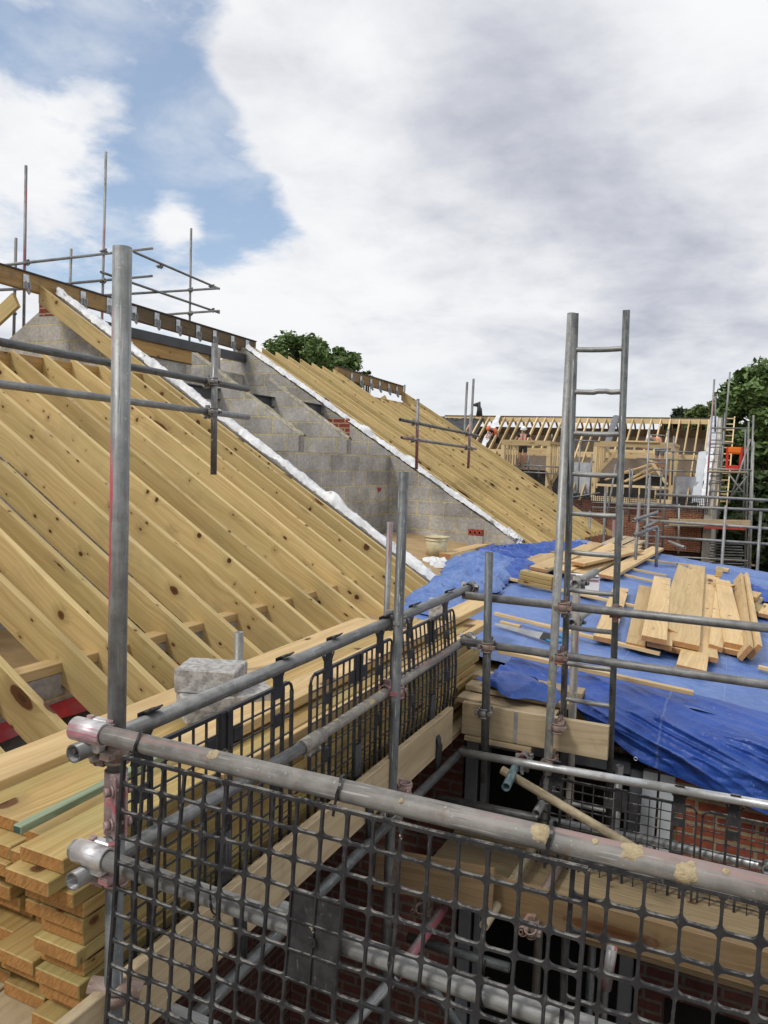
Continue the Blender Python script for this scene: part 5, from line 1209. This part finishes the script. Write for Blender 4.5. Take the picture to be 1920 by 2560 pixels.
plank('wall_plate', (xl_, FY+2.9, fz(FY+2.9)-.1), (xr_, FY+2.9, fz(FY+2.9)-.1), .1, .25, 'far_wood', far)
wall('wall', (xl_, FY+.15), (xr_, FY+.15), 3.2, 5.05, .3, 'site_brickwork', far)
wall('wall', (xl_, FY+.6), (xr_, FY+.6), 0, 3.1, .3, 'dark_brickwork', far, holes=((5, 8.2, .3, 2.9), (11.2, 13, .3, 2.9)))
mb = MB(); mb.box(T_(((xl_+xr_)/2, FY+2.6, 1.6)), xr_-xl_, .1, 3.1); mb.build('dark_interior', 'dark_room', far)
# right gable
wall('gable_wall', (xr_+.2, FY), (xr_+.2, FY+11), 0, 5.0, .3, 'blockwork', far)
mb = MB(); M = frame((xr_+.2, FY, 0), (0, 1, 0), (0, 0, 1)); mb.prism([(0, 4.9), (11, 4.9), (5.5, RZ+.05)], M, .3); mb.build('gable_head', 'blockwork', far)
def slope_strip(x, wd, y0, y1, mat, name, seed, crump=0.0, dz=.08):
    mb = MB()
    def f(u, v):
        y = y0+(y1-y0)*v; n_ = noise.noise(Vector((u*3+seed, v*14, 0))); return Vector((x+wd*(u-.5)*(1+crump*2*noise.noise(Vector((seed, v*9, 4)))), y, fz(y)+dz+crump*.3*n_+.05*(1-(2*u-1)**2)))
    mb.grid(f, 6, 50); return mb.build(name, mat, far)
slope_strip(xr_+.0, .34, FY+3.0, RY, 'foil_board', 'verge_strip', 1); slope_strip(xr_-.28, .34, FY-.1, FY+3.0, 'upvc_white', 'verge_strip', 2)
slope_strip(xr_+.02, .26, FY-.3, FY+3.2, 'white_membrane', 'membrane_strip', 3, .3, .10); slope_strip(-11.55, .30, FY+1, RY, 'white_membrane', 'membrane_strip', 4, .2, .08); slope_strip(-5.72, .3, FY+3, RY, 'upvc_grey', 'membrane_strip', 5, .1)
for i, (p0, p1) in enumerate((((1430, 1155), (1487, 1235)), ((1686, 1190), (1738, 1240)))):
    a_, b_ = at(p0[0], p0[1], y=FY+.9), at(p1[0], p1[1], y=FY+.9); mb = MB(); mb.box(T_((a_+b_)/2), b_.x-a_.x, .08, a_.z-b_.z); mb.build('insulation_board', 'foil_board', far)
    mb = MB(); mb.box(T_(((a_+b_)/2)+Vector((-(b_.x-a_.x)/2-.14, .05, 0))), .26, .1, a_.z-b_.z); mb.build('brick_reveal', 'site_brickwork', far)
for x in (-1.95, -1.05): 
    for zz in (): pass
# battened strip at right end (reads like a ladder)
for xx_ in (xr_+.5, xr_+.85): plank('rafter', (xx_, FY-.2, fz(FY-.2)+.05), (xx_, RY, RZ+.05), .05, .15, 'far_wood', far)
for i in range(14):
    y = FY+.1+5.3*i/13; plank('batten', (xr_+.5, y, fz(y)+.08), (xr_+.85, y, fz(y)+.08), .05, .05, 'far_wood', far)
for yy in (FY+1.2, FY+2.0): plank('purlin', (-2.2, yy, fz(yy)-.2), (xr_, yy, fz(yy)-.2), .06, .15, 'far_wood', far)
# black sheeted roof part at its left
mb = MB()
def f(u, v):
    x = -17.5+5.2*u; y = 36.2+2.4*v; return Vector((x, y, 7.1+1.75*v+.07*noise.noise(Vector((x*1.5, y*2, 0)))+.05*noise.noise(Vector((x*5, y*5, 4)))))
mb.grid(f, 50, 24); mb.grid(lambda u, v: Vector((-17.5+5.2*u, 36.2+.05*math.sin(u*20), 5.0+2.1*v)), 30, 4)
c = Vector((-12.45, 38.0, 8.85)); mb.tube([c, c+Vector((.0, 0, .35)), c+Vector((-.05, 0, .6)), c+Vector((-.35, 0, .55))], [.18, .13, .16, .06], 8)
tag(mb.build('black_sheeting', 'felt_black'), 'black sheeting over a far roof with a flapping corner, left of the open rafters', 'sheeting')

# timber dormers
def dormer(x0, x1, ztop, zbot, lab, kind):
    D = thing('dormer_frame', ((x0+x1)/2, FY, zbot), lab, 'dormer frame', 'timber dormer frames on the far roof'); y0 = FY-.1; dep = 2.7
    plank('header', (x0, y0, ztop-.11), (x1, y0, ztop-.11), .08, .23, 'far_wood', D)
    for x in (x0+.06, x1-.06): plank('post', (x, y0+.02, zbot), (x, y0+.02, ztop-.23), .16, .12, 'far_wood', D, up=(0, -1, 0))
    for x in (x0+.05, x1-.05):
        plank('side_plate', (x, y0+.1, ztop-.07), (x, y0+dep, ztop-.07), .09, .12, 'far_wood', D)
        n = 6
        for i in range(1, n+1):
            y = y0+dep*i/(n+.3); zz = max(zbot, fz(y)-.1)
            if zz < ztop-.25: plank('stud', (x, y, zz), (x, y, ztop-.13), .06, .09, 'far_wood', D, up=(0, -1, 0))
    plank('inner_lintel', (x0+.1, y0+dep-.1, ztop-.34), (x1-.1, y0+dep-.1, ztop-.34), .1, .14, 'far_wood', D)
    if kind == 1:
        xm = (x0+x1)/2
        plank('brace', (x0+.15, y0-.06, zbot+1.05), (x0+1.0, y0-.06, ztop-.35), .12, .05, 'far_wood', D, up=(0, -1, 0)); plank('brace', (x1-1.15, y0-.06, ztop-.35), (x1-.2, y0-.06, zbot+.75), .12, .05, 'far_wood', D, up=(0, -1, 0))
        plank('sill', (x0, y0, zbot+.05), (x1, y0, zbot+.05), .1, .2, 'far_wood', D); plank('rail', (x0+.1, y0+.05, zbot+.62), (x1-.1, y0+.05, zbot+.62), .1, .1, 'far_wood', D)
        for i in range(1, 5): 
            x = x0+(x1-x0)*i/5; plank('cripple', (x, y0+.05, zbot+.15), (x, y0+.05, zbot+.57), .06, .09, 'far_wood', D, up=(0, -1, 0))
        plank('header', (x0+1.2, y0-.09, ztop+.02), (x1-.6, y0-.09, ztop+.02), .05, .06, 'far_wood', D)
    else:
        plank('brace', (x1-.1, y0-.1, zbot+.1), (x1+.55, y0+.3, zbot+1.35), .14, .05, 'brown_board', D, up=(0, -1, 0)); plank('brace', (x1-.1, y0-.15, zbot+1.0), (x1+.2, y0-.15, zbot+.1), .09, .05, 'brown_board', D, up=(0, -1, 0))
    return D
dA0, dA1 = at(1255, 1100, y=FY-.1), at(1377, 1102, y=FY-.1); dB0, dB1 = at(1486, 1104, y=FY-.1), at(1688, 1106, y=FY-.1)
dormer(dA0.x, dA1.x, 7.5, 5.2, 'left timber dormer frame on the far roof, the orange vested worker standing in it', 0)
dormer(dB0.x, dB1.x, 7.54, 5.1, 'wider right timber dormer frame on the far roof, with diagonal braces', 1)
for i, (p, q) in enumerate((((1512, 1200), (1640, 1155)), ((1560, 1205), (1645, 1160)), ((1530, 1188), (1600, 1170)), ((1580, 1203), (1660, 1168)))):
    plank('loose_plank', at(*p, y=FY+.3), at(*q, y=FY+1.2), .24, .05, 'whitewood', label='%s loose plank sloping up inside the right far dormer' % ('left', 'middle', 'short upper', 'right')[i], cat='plank', group='loose planks inside the far dormer')
# ------------------------------------------------------------------ far scaffold
s = thing('scaffold', (-4, 31.5, 0), 'tall scaffold wrapping the right end of the far building with a boarded lift', 'scaffold'); Y = 31.6; rt_ = .03
def st(p, q, m_='tube_pale', y=Y, ext=0, nm='standard', r=.034):
    a_, b_ = at(*p, y=y), at(*q, y=y); tube(nm, a_, b_+(b_-a_)*ext, m_, s, r=r, seg=10)
for p, q, m_, y in (((1786, 948), (1766, 1240), 'tube_redside', Y), ((1825, 930), (1812, 1080), 'tube_pale', Y+1), ((1813, 1032), (1795, 1300), 'tube_grey', Y), ((1805, 1045), (1797, 1260), 'tube_grey', Y+2), ((1884, 1038), (1868, 1430), 'tube_pale', Y), ((1872, 1055), (1862, 1430), 'tube_grey', Y+1), ((1864, 1070), (1858, 1300), 'tube_grey', Y+2),
    ((1884, 1103), (1875, 1430), 'tube_pale', Y-1), ((1789, 990), (1788, 1070), 'tube_grey', Y+3), ((1698, 1260), (1696, 1370), 'tube_pale', Y-2), ((1685, 1090), (1680, 1200), 'tube_grey', Y), ((1582, 1173), (1577, 1230), 'tube_grey', Y), ((1450, 1105), (1445, 1240), 'tube_grey', Y), ((1480, 1135), (1475, 1230), 'tube_grey', Y), ((1322, 1138), (1321, 1180), 'tube_grey', Y+2), ((1348, 1150), (1347, 1195), 'tube_grey', Y+2),
    ((1625, 1185), (1622, 1290), 'tube_pale', Y), ((1653, 1180), (1650, 1270), 'tube_grey', Y+.5), ((1693, 1215), (1693, 1290), 'tube_grey', Y), ((1575, 1170), (1573, 1290), 'tube_grey', Y), ((1540, 1160), (1512, 1320), 'tube_grey', Y-3), ((1380, 1085), (1379, 1100), 'tube_grey', Y)):
    st(p, q, m_, y, .12)
for p, q, m_ in (((1770, 1172), (1878, 1175), 'tube_pale'), ((1770, 1180), (1866, 1183), 'tube_pale'), ((1780, 1070), (1868, 1071), 'tube_grey'), ((1775, 1110), (1836, 1108), 'tube_grey'), ((1430, 1100+0), (1500, 1104), 'tube_grey'), ((1640, 1127), (1745, 1131), 'tube_grey'), ((1590, 1146), (1740, 1151), 'tube_grey'), ((1630, 1174), (1740, 1180), 'tube_grey'), ((1660, 1315), (1870, 1320), 'tube_pale'), ((1480, 1256), (1690, 1262), 'tube_grey'), ((1480, 1268), (1690, 1274), 'tube_grey'), ((1420, 1245), (1500, 1232), 'tube_grey'), ((1660, 1390), (1870, 1402), 'tube_pale'), ((1310, 1163), (1400, 1168), 'tube_grey'), ((1310, 1180), (1400, 1185), 'tube_grey'), ((1775, 1228), (1860, 1230), 'tube_grey'), ((1775, 1200), (1810, 1204), 'tube_pale')):
    st(p, q, m_, Y-.05, 0, 'guard_rail', .03)
for p, q in (((1876, 1098), (1822, 1258)), ((1868, 1190), (1826, 1245)), ((1820, 1182), (1868, 1245))): st(p, q, 'tube_redside' if p[0] == 1876 else 'tube_grey', Y-.2, 0, 'brace')
rq = random.Random(8)
for i in range(10):
    y_ = 1358+i*7; st((1770+rq.uniform(0, 8), y_), (1860+rq.uniform(-5, 5), y_+3), 'tube_grey', Y+1+rq.random()*2, 0, 'stacked_tube', .028)
a_, b_ = at(1672, 1305, y=Y-.2), at(1878, 1309, y=Y-.2)
plank('toe_board', a_, b_, .26, .05, 'board_wood', s, up=(0, -1, 0)); a_.y += 1; b_.y += 1; plank('deck', a_-Vector((0, 0, .1)), b_-Vector((0, 0, .1)), 1.6, .06, 'board_wood', s)
a_, b_ = at(1760, 1318, y=Y-.3), at(1865, 1322, y=Y-.3); plank('toe_board', a_, b_, .1, .06, 'red_clay', s, up=(0, -1, 0), label='red stained board under the lift')
a_, b_ = at(1772, 1178, y=Y+.4), at(1866, 1180, y=Y+.4); plank('deck', a_, b_, 1.3, .06, 'board_wood', s)
for i in range(8):
    z = 1082+i*18; a_, b_ = at(1775, z, y=Y+.3), at(1810, z, y=Y+.3); tube('ladder_rung', a_, b_, 'tube_pale', s, r=.022, seg=8)
# mesh along the far lift
for i, (p0, p1, z0, z1) in enumerate(((1482, 1572, 1232, 1288), (1576, 1640, 1236, 1290), (1690, 1768, 1240, 1284), (1424, 1478, 1240, 1290))):
    a_, b_ = at(p0, z0, y=Y+.1), at(p1, z1, y=Y+.1)
    if b_.x < a_.x: a_, b_ = b_, a_
    mb = MB(); nx_, nz_ = 18, 10; zt, zb_ = max(a_.z, b_.z), min(a_.z, b_.z)
    for k in range(nx_+1): x = a_.x+(b_.x-a_.x)*k/nx_; mb.box(T_((x, Y+.1, (zt+zb_)/2)), .022, .01, zt-zb_)
    for k in range(nz_+1): z = zb_+(zt-zb_)*k/nz_; mb.box(T_(((a_.x+b_.x)/2, Y+.1, z)), b_.x-a_.x, .01, .018)
    o = mb.build('mesh_panel', 'black_plastic'); tag(o, '%s black mesh panel on the far scaffold lift' % ('second', 'third', 'rightmost', 'leftmost')[i], 'mesh guard', 'mesh panels on the far scaffold')
# plastic barrier
c0, c1 = at(1812, 1176, y=Y-.1), at(1858, 1118, y=Y-.1); w_, h_ = c1.x-c0.x, c1.z-c0.z; bar_ = thing('plastic_barrier', ((c0.x+c1.x)/2, Y, c0.z), 'red and orange plastic barrier standing on the far scaffold lift', 'barrier')
mb = MB(); 
for x in (c0.x+.05, c1.x-.05): mb.box(T_((x, Y, (c0.z+c1.z)/2)), .10, .06, h_, bev=.03)
mb.box(T_(((c0.x+c1.x)/2, Y, c0.z+.12)), w_-.2, .05, .16, bev=.02); mb.build('barrier_frame', 'barrier_red', bar_)
mb = MB(); mb.box(T_(((c0.x+c1.x)/2, Y-.01, c1.z-.12)), w_-.06, .07, .26, bev=.05); mb.build('barrier_panel', 'barrier_orange', bar_)
tarp_heap([at(1738, 1258, z=5.3), at(1750, 1259, z=5.3), at(1765, 1258, z=5.3)], .3, .25, 4.4, 'white_membrane', 'white plastic scrap lying on the far wall head', 20, 10) if False else None

# ------------------------------------------------------------------ workers
def limb_mesh(joints, edges, root_i=0, sub=2):
    """joints: list of (co, radius); grown with a Skin modifier into one surface"""
    me = bpy.data.meshes.new('t'); me.from_pydata([j[0] for j in joints], edges, []); o = bpy.data.objects.new('t', me); COL.objects.link(o)
    m1 = o.modifiers.new('s', 'SKIN'); m1.use_smooth_shade = True
    for i, j in enumerate(joints):
        r = j[1]; r = (r, r) if not isinstance(r, tuple) else r
        me.skin_vertices[0].data[i].radius = r
    me.skin_vertices[0].data[root_i].use_root = True
    m2 = o.modifiers.new('d', 'SUBSURF'); m2.levels = sub; m2.render_levels = sub
    dg = bpy.context.evaluated_depsgraph_get(); ev = o.evaluated_get(dg); res = bpy.data.meshes.new_from_object(ev)
    bpy.data.objects.remove(o); bpy.data.meshes.remove(me); return res
def person(loc, rot, label, pose, hat, vest, shorts='black_cloth', top='black_cloth'):
    """pose: dict of joint -> local co (x right, y forward is -Y, z up), feet at z=0"""
    P = pose; M = Matrix.Translation(loc) @ Matrix.Rotation(rot, 4, 'Z')
    root = thing('person', loc, label, 'person')
    J = ['pelvis', 'belly', 'chest', 'neck', 'head', 'headtop', 'shl', 'ell', 'wrl', 'hal', 'shr', 'elr', 'wrr', 'har', 'hil', 'knl', 'anl', 'tol', 'hir', 'knr', 'anr', 'tor', 'nose']
    R = dict(pelvis=(.15, .11), belly=(.14, .10), chest=(.17, .115), neck=.055, head=(.075, .09), headtop=.07, shl=.062, ell=.045, wrl=.032, hal=.04, shr=.062, elr=.045, wrr=.032, har=.04, hil=.095, knl=.06, anl=.042, tol=.038, hir=.095, knr=.06, anr=.042, tor=.038, nose=.02)
    E = [('pelvis', 'belly'), ('belly', 'chest'), ('chest', 'neck'), ('neck', 'head'), ('head', 'headtop'), ('chest', 'shl'), ('shl', 'ell'), ('ell', 'wrl'), ('wrl', 'hal'), ('chest', 'shr'), ('shr', 'elr'), ('elr', 'wrr'), ('wrr', 'har'), ('pelvis', 'hil'), ('hil', 'knl'), ('knl', 'anl'), ('anl', 'tol'), ('pelvis', 'hir'), ('hir', 'knr'), ('knr', 'anr'), ('anr', 'tor'), ('head', 'nose')]
    hd = Vector(P['head']); P.setdefault('nose', tuple(hd+Vector((0, -.11, -.02))))
    me = limb_mesh([(P[j], R[j]) for j in J], [(J.index(a), J.index(b)) for a, b in E]); me.materials.append(MATS['skin']); o = bpy.data.objects.new('body', me); link(o, M, root)
    # fingers: five small tapering chains from each hand
    for hnd, wr in (('hal', 'wrl'), ('har', 'wrr')):
        h = Vector(P[hnd]); d = (h-Vector(P[wr])).normalized(); sd = d.cross(Vector((0, -1, .2))).normalized(); mb = MB()
        for i, ln in enumerate((.075, .085, .08, .065)): 
            b = h+sd*(.022*(i-1.5))+d*.02; mb.tube([b, b+d*ln*.5+Vector((0, -.008, 0)), b+d*ln+Vector((0, -.03, -.01))], [.010, .009, .007], 6)
        b = h-sd*.035; mb.tube([b, b+d*.03-sd*.025, b+d*.06-sd*.03], [.011, .010, .008], 6); mb.bm.transform(M); mb.build('fingers', 'skin', root, M)
    def cover(name, js, edges, grow, mat, extra={}):
        pts = []
        for j in js:
            r = R.get(j, .05); r = (r, r) if not isinstance(r, tuple) else r; pts.append((extra.get(j, P.get(j)), (r[0]+grow, r[1]+grow)))
        me = limb_mesh(pts, [(js.index(a), js.index(b)) for a, b in edges]); me.materials.append(MATS[mat]); ob = bpy.data.objects.new(name, me); link(ob, M, root); return ob
    L = lambda a, b, t: tuple(Vector(P[a]).lerp(Vector(P[b]), t))
    cover('t_shirt', ['belly', 'chest', 'shl', 'shr', 'el1', 'er1'], [('belly', 'chest'), ('chest', 'shl'), ('chest', 'shr'), ('shl', 'el1'), ('shr', 'er1')], .018, top, {'el1': L('shl', 'ell', .6), 'er1': L('shr', 'elr', .6)})
    cover('vest', ['belly', 'chest', 'ne1', 'sl1', 'sr1'], [('belly', 'chest'), ('chest', 'ne1'), ('chest', 'sl1'), ('chest', 'sr1')], .034, vest, {'ne1': L('chest', 'neck', .55), 'sl1': L('chest', 'shl', .75), 'sr1': L('chest', 'shr', .75)})
    cover('shorts', ['belly2', 'pelvis', 'hil', 'hir', 'kl1', 'kr1'], [('belly2', 'pelvis'), ('pelvis', 'hil'), ('pelvis', 'hir'), ('hil', 'kl1'), ('hir', 'kr1')], .028, shorts, {'belly2': L('pelvis', 'belly', .6), 'kl1': L('hil', 'knl', .8), 'kr1': L('hir', 'knr', .8)})
    for a, b in (('anl', 'tol'), ('anr', 'tor')):
        mb = MB(); p, q = Vector(P[a]), Vector(P[b]); d = (q-p); mb.tube([p+Vector((0, 0, .06)), p, p+d*.4+Vector((0, 0, -.02)), q+d*.15+Vector((0, 0, -.01))], [.055, .06, .055, .04], 10); mb.bm.transform(M); mb.build('boot', 'boot_brown', root, M)
    c = Vector(P['headtop']); mb = MB(); up = (c-hd).normalized(); rotm = up.to_track_quat('Z', 'Y').to_matrix().to_4x4()
    mb.sphere(c-up*.02, .135, (.92, 1.05, .82), 3, rotm); mb.cyl(c-up*.055, c-up*.045, .15, 24); mb.bm.transform(M); mb.build('hard_hat', hat, root, M)
    mb = MB(); ch, be = Vector(P['chest']), Vector(P['belly'])
    for sx_ in (-.085, .085):
        mb.bar(be+Vector((sx_, -.148, 0)), ch+Vector((sx_, -.158, .06)), .04, .008, up=(0, -1, 0))
    mb.bm.transform(M); mb.build('reflective_strips', 'reflective_grey', root, M)
    return root
base = dict(pelvis=(0, 0, .95), belly=(0, 0, 1.1), chest=(0, .01, 1.36), neck=(0, 0, 1.53), head=(0, -.02, 1.63), headtop=(0, -.02, 1.73), shl=(-.2, .01, 1.45), shr=(.2, .01, 1.45), ell=(-.27, .0, 1.18), elr=(.27, .0, 1.18), wrl=(-.2, -.2, 1.05), wrr=(.25, -.18, 1.04), hal=(-.17, -.27, 1.03), har=(.22, -.26, 1.02), hil=(-.1, 0, .9), hir=(.1, 0, .9), knl=(-.11, -.02, .5), knr=(.12, -.05, .5), anl=(-.11, .02, .09), anr=(.14, .0, .09), tol=(-.12, -.14, .04), tor=(.17, -.15, .04))
pA = dict(base); pA.update(head=(.0, -.05, 1.61), headtop=(.0, -.08, 1.71), ell=(-.33, -.05, 1.2), elr=(.34, -.02, 1.2), wrl=(-.40, -.22, 1.12), wrr=(.46, -.15, 1.08), hal=(-.44, -.27, 1.11), har=(.52, -.18, 1.06))
fa = at(1305, 1167, y=FY+.6)
person(fa, R_(8), 'worker in white hard hat, orange vest and black shorts in the left far dormer', pA, 'hard_hat_white', 'hi_vis_orange')
pB = dict(base); pB.update(belly=(0, -.03, 1.08), chest=(-.12, -.18, 1.27), neck=(-.24, -.26, 1.34), head=(-.33, -.30, 1.34), headtop=(-.42, -.31, 1.37), shl=(-.28, -.28, 1.30), shr=(-.05, -.02, 1.36), ell=(-.42, -.38, 1.12), elr=(-.18, -.22, 1.12), wrl=(-.48, -.50, .95), wrr=(-.32, -.44, .95), hal=(-.50, -.56, .92), har=(-.36, -.52, .92))
fb = at(1648, 1162, y=FY+1.0); fb.z = 6.4
person(fb, R_(-10), 'worker in white hard hat and peach orange vest bending behind the right far dormer', pB, 'hard_hat_white', 'hi_vis_peach', 'grey_cloth', 'grey_cloth')
pC = dict(pB); fc = at(1238, 1130, y=FY+4.2); fc.z = at(1233, 1066, y=FY+4.2).z-1.48
person(fc, R_(20), 'worker in an orange hard hat, half hidden behind the far rafters at left', pC, 'hard_hat_orange', 'hi_vis_orange')

# ------------------------------------------------------------------ trees
def tree(label, base, h, crown_r, crown_c, nleaf, mat, seed, leaf=.28, clumps=26, cat='tree', group=None, name='tree', squash=.85):
    rg = random.Random(seed); base = Vector(base); root = thing(name, base, label, cat, group); mb = MB(); top = base+Vector((0, 0, h*.8))
    mb.tube([base, base.lerp(top, .4)+Vector((rg.uniform(-.2, .2), 0, 0)), top], [h*.03, h*.02, h*.006], 10)
    cc = base+Vector(crown_c); cl = []
    for i in range(clumps):
        while True:
            v = Vector((rg.uniform(-1, 1), rg.uniform(-1, 1), rg.uniform(-1, 1)))
            if .25 < v.length < 1: break
        v = v.normalized()*(v.length**.5)
        p = cc+Vector((v.x*crown_r, v.y*crown_r, v.z*crown_r*squash)); cl.append((p, crown_r*rg.uniform(.10, .27)))
        s0 = base.lerp(top, rg.uniform(.35, .9)); mb.tube([s0, s0.lerp(p, .5)+Vector((0, 0, -.15*crown_r*.3)), p], [h*.010, h*.006, h*.002], 6)
    mb.build('trunk', 'bark', root)
    rn = np.random.default_rng(seed); idx = rn.integers(0, clumps, nleaf); C_ = np.array([c[0][:] for c in cl]); S_ = np.array([c[1] for c in cl])
    d = rn.normal(size=(nleaf, 3)); d /= np.linalg.norm(d, axis=1)[:, None]; r = rn.random(nleaf)**.45
    pos = C_[idx]+d*(r*S_[idx])[:, None]*np.array([1.15, 1.15, .8])
    a = rn.normal(size=(nleaf, 3)); a[:, 2] *= .6; a /= np.linalg.norm(a, axis=1)[:, None]; b = np.cross(a, rn.normal(size=(nleaf, 3))); b /= np.linalg.norm(b, axis=1)[:, None]
    sz = leaf*(.6+.8*rn.random(nleaf))[:, None]
    V = np.stack([pos-a*sz, pos+b*sz*.45, pos+a*sz, pos-b*sz*.45], 1).reshape(-1, 3)
    me = bpy.data.meshes.new('crown'); me.vertices.add(nleaf*4); me.vertices.foreach_set('co', (V-np.array(base[:])).ravel()); me.loops.add(nleaf*4); me.loops.foreach_set('vertex_index', np.arange(nleaf*4)); me.polygons.add(nleaf); me.polygons.foreach_set('loop_start', np.arange(0, nleaf*4, 4)); me.update(calc_edges=True); me.validate(); me.materials.append(MATS[mat]); o = bpy.data.objects.new('crown', me); link(o, T_(base), root); return root
def tree_at(px, pytop, dist_y, width_px, **k):
    p = at(px, pytop, y=dist_y); dep = (p-CAM).dot(fwd); cr = width_px/FPX*dep/2; h = p.z
    return tree(base=(p.x, p.y, 0), h=h, crown_r=cr, crown_c=(0, 0, h-cr*k.pop('sq', .85)*1.0), squash=.85, **k)
tree_at(775, 842, 62, 250, label='leafy green tree crown showing above the ridge of the second roof', nleaf=24000, mat='leaf_mid', seed=2, leaf=.26, clumps=95)
tree_at(708, 850, 66, 170, label='smaller paler part of the trees above the second ridge, at its left', nleaf=5000, mat='leaf_mid', seed=5, leaf=.28, clumps=27)
tree_at(915, 925, 66, 38, label='little tree top peeping over the ridge right of the big crown', nleaf=1200, mat='leaf_mid', seed=9, leaf=.22, clumps=15)
tree_at(1975, 905, 46, 330, label='tall broadleaf tree at the right edge of the picture', nleaf=34000, mat='leaf_mid', seed=12, leaf=.20, clumps=120)
tree_at(1800, 1005, 60, 150, label='olive green tree behind the far scaffold', nleaf=11000, mat='leaf_yellow', seed=15, leaf=.26, clumps=57)
tree_at(1740, 1018, 75, 130, label='dark pine behind the right end of the far ridge', nleaf=9000, mat='leaf_pine', seed=18, leaf=.34, clumps=51)
tree_at(1868, 1120, 50, 200, label='dark bushy tree low down behind the far scaffold', nleaf=14000, mat='leaf_mid', seed=21, leaf=.25, clumps=61)
tree_at(1960, 1180, 42, 260, label='dark tree at the right edge below the tall one', nleaf=16000, mat='leaf_dark', seed=25, leaf=.24, clumps=68)
tree_at(1700, 1045, 82, 80, label='distant dark pine top just over the far ridge', nleaf=3500, mat='leaf_pine', seed=27, leaf=.3, clumps=23)
tree_at(1850, 1280, 46, 240, label='dark hedge like bush under the trees at right', nleaf=14000, mat='leaf_dark', seed=31, leaf=.24, clumps=61, cat='bush', name='bush')
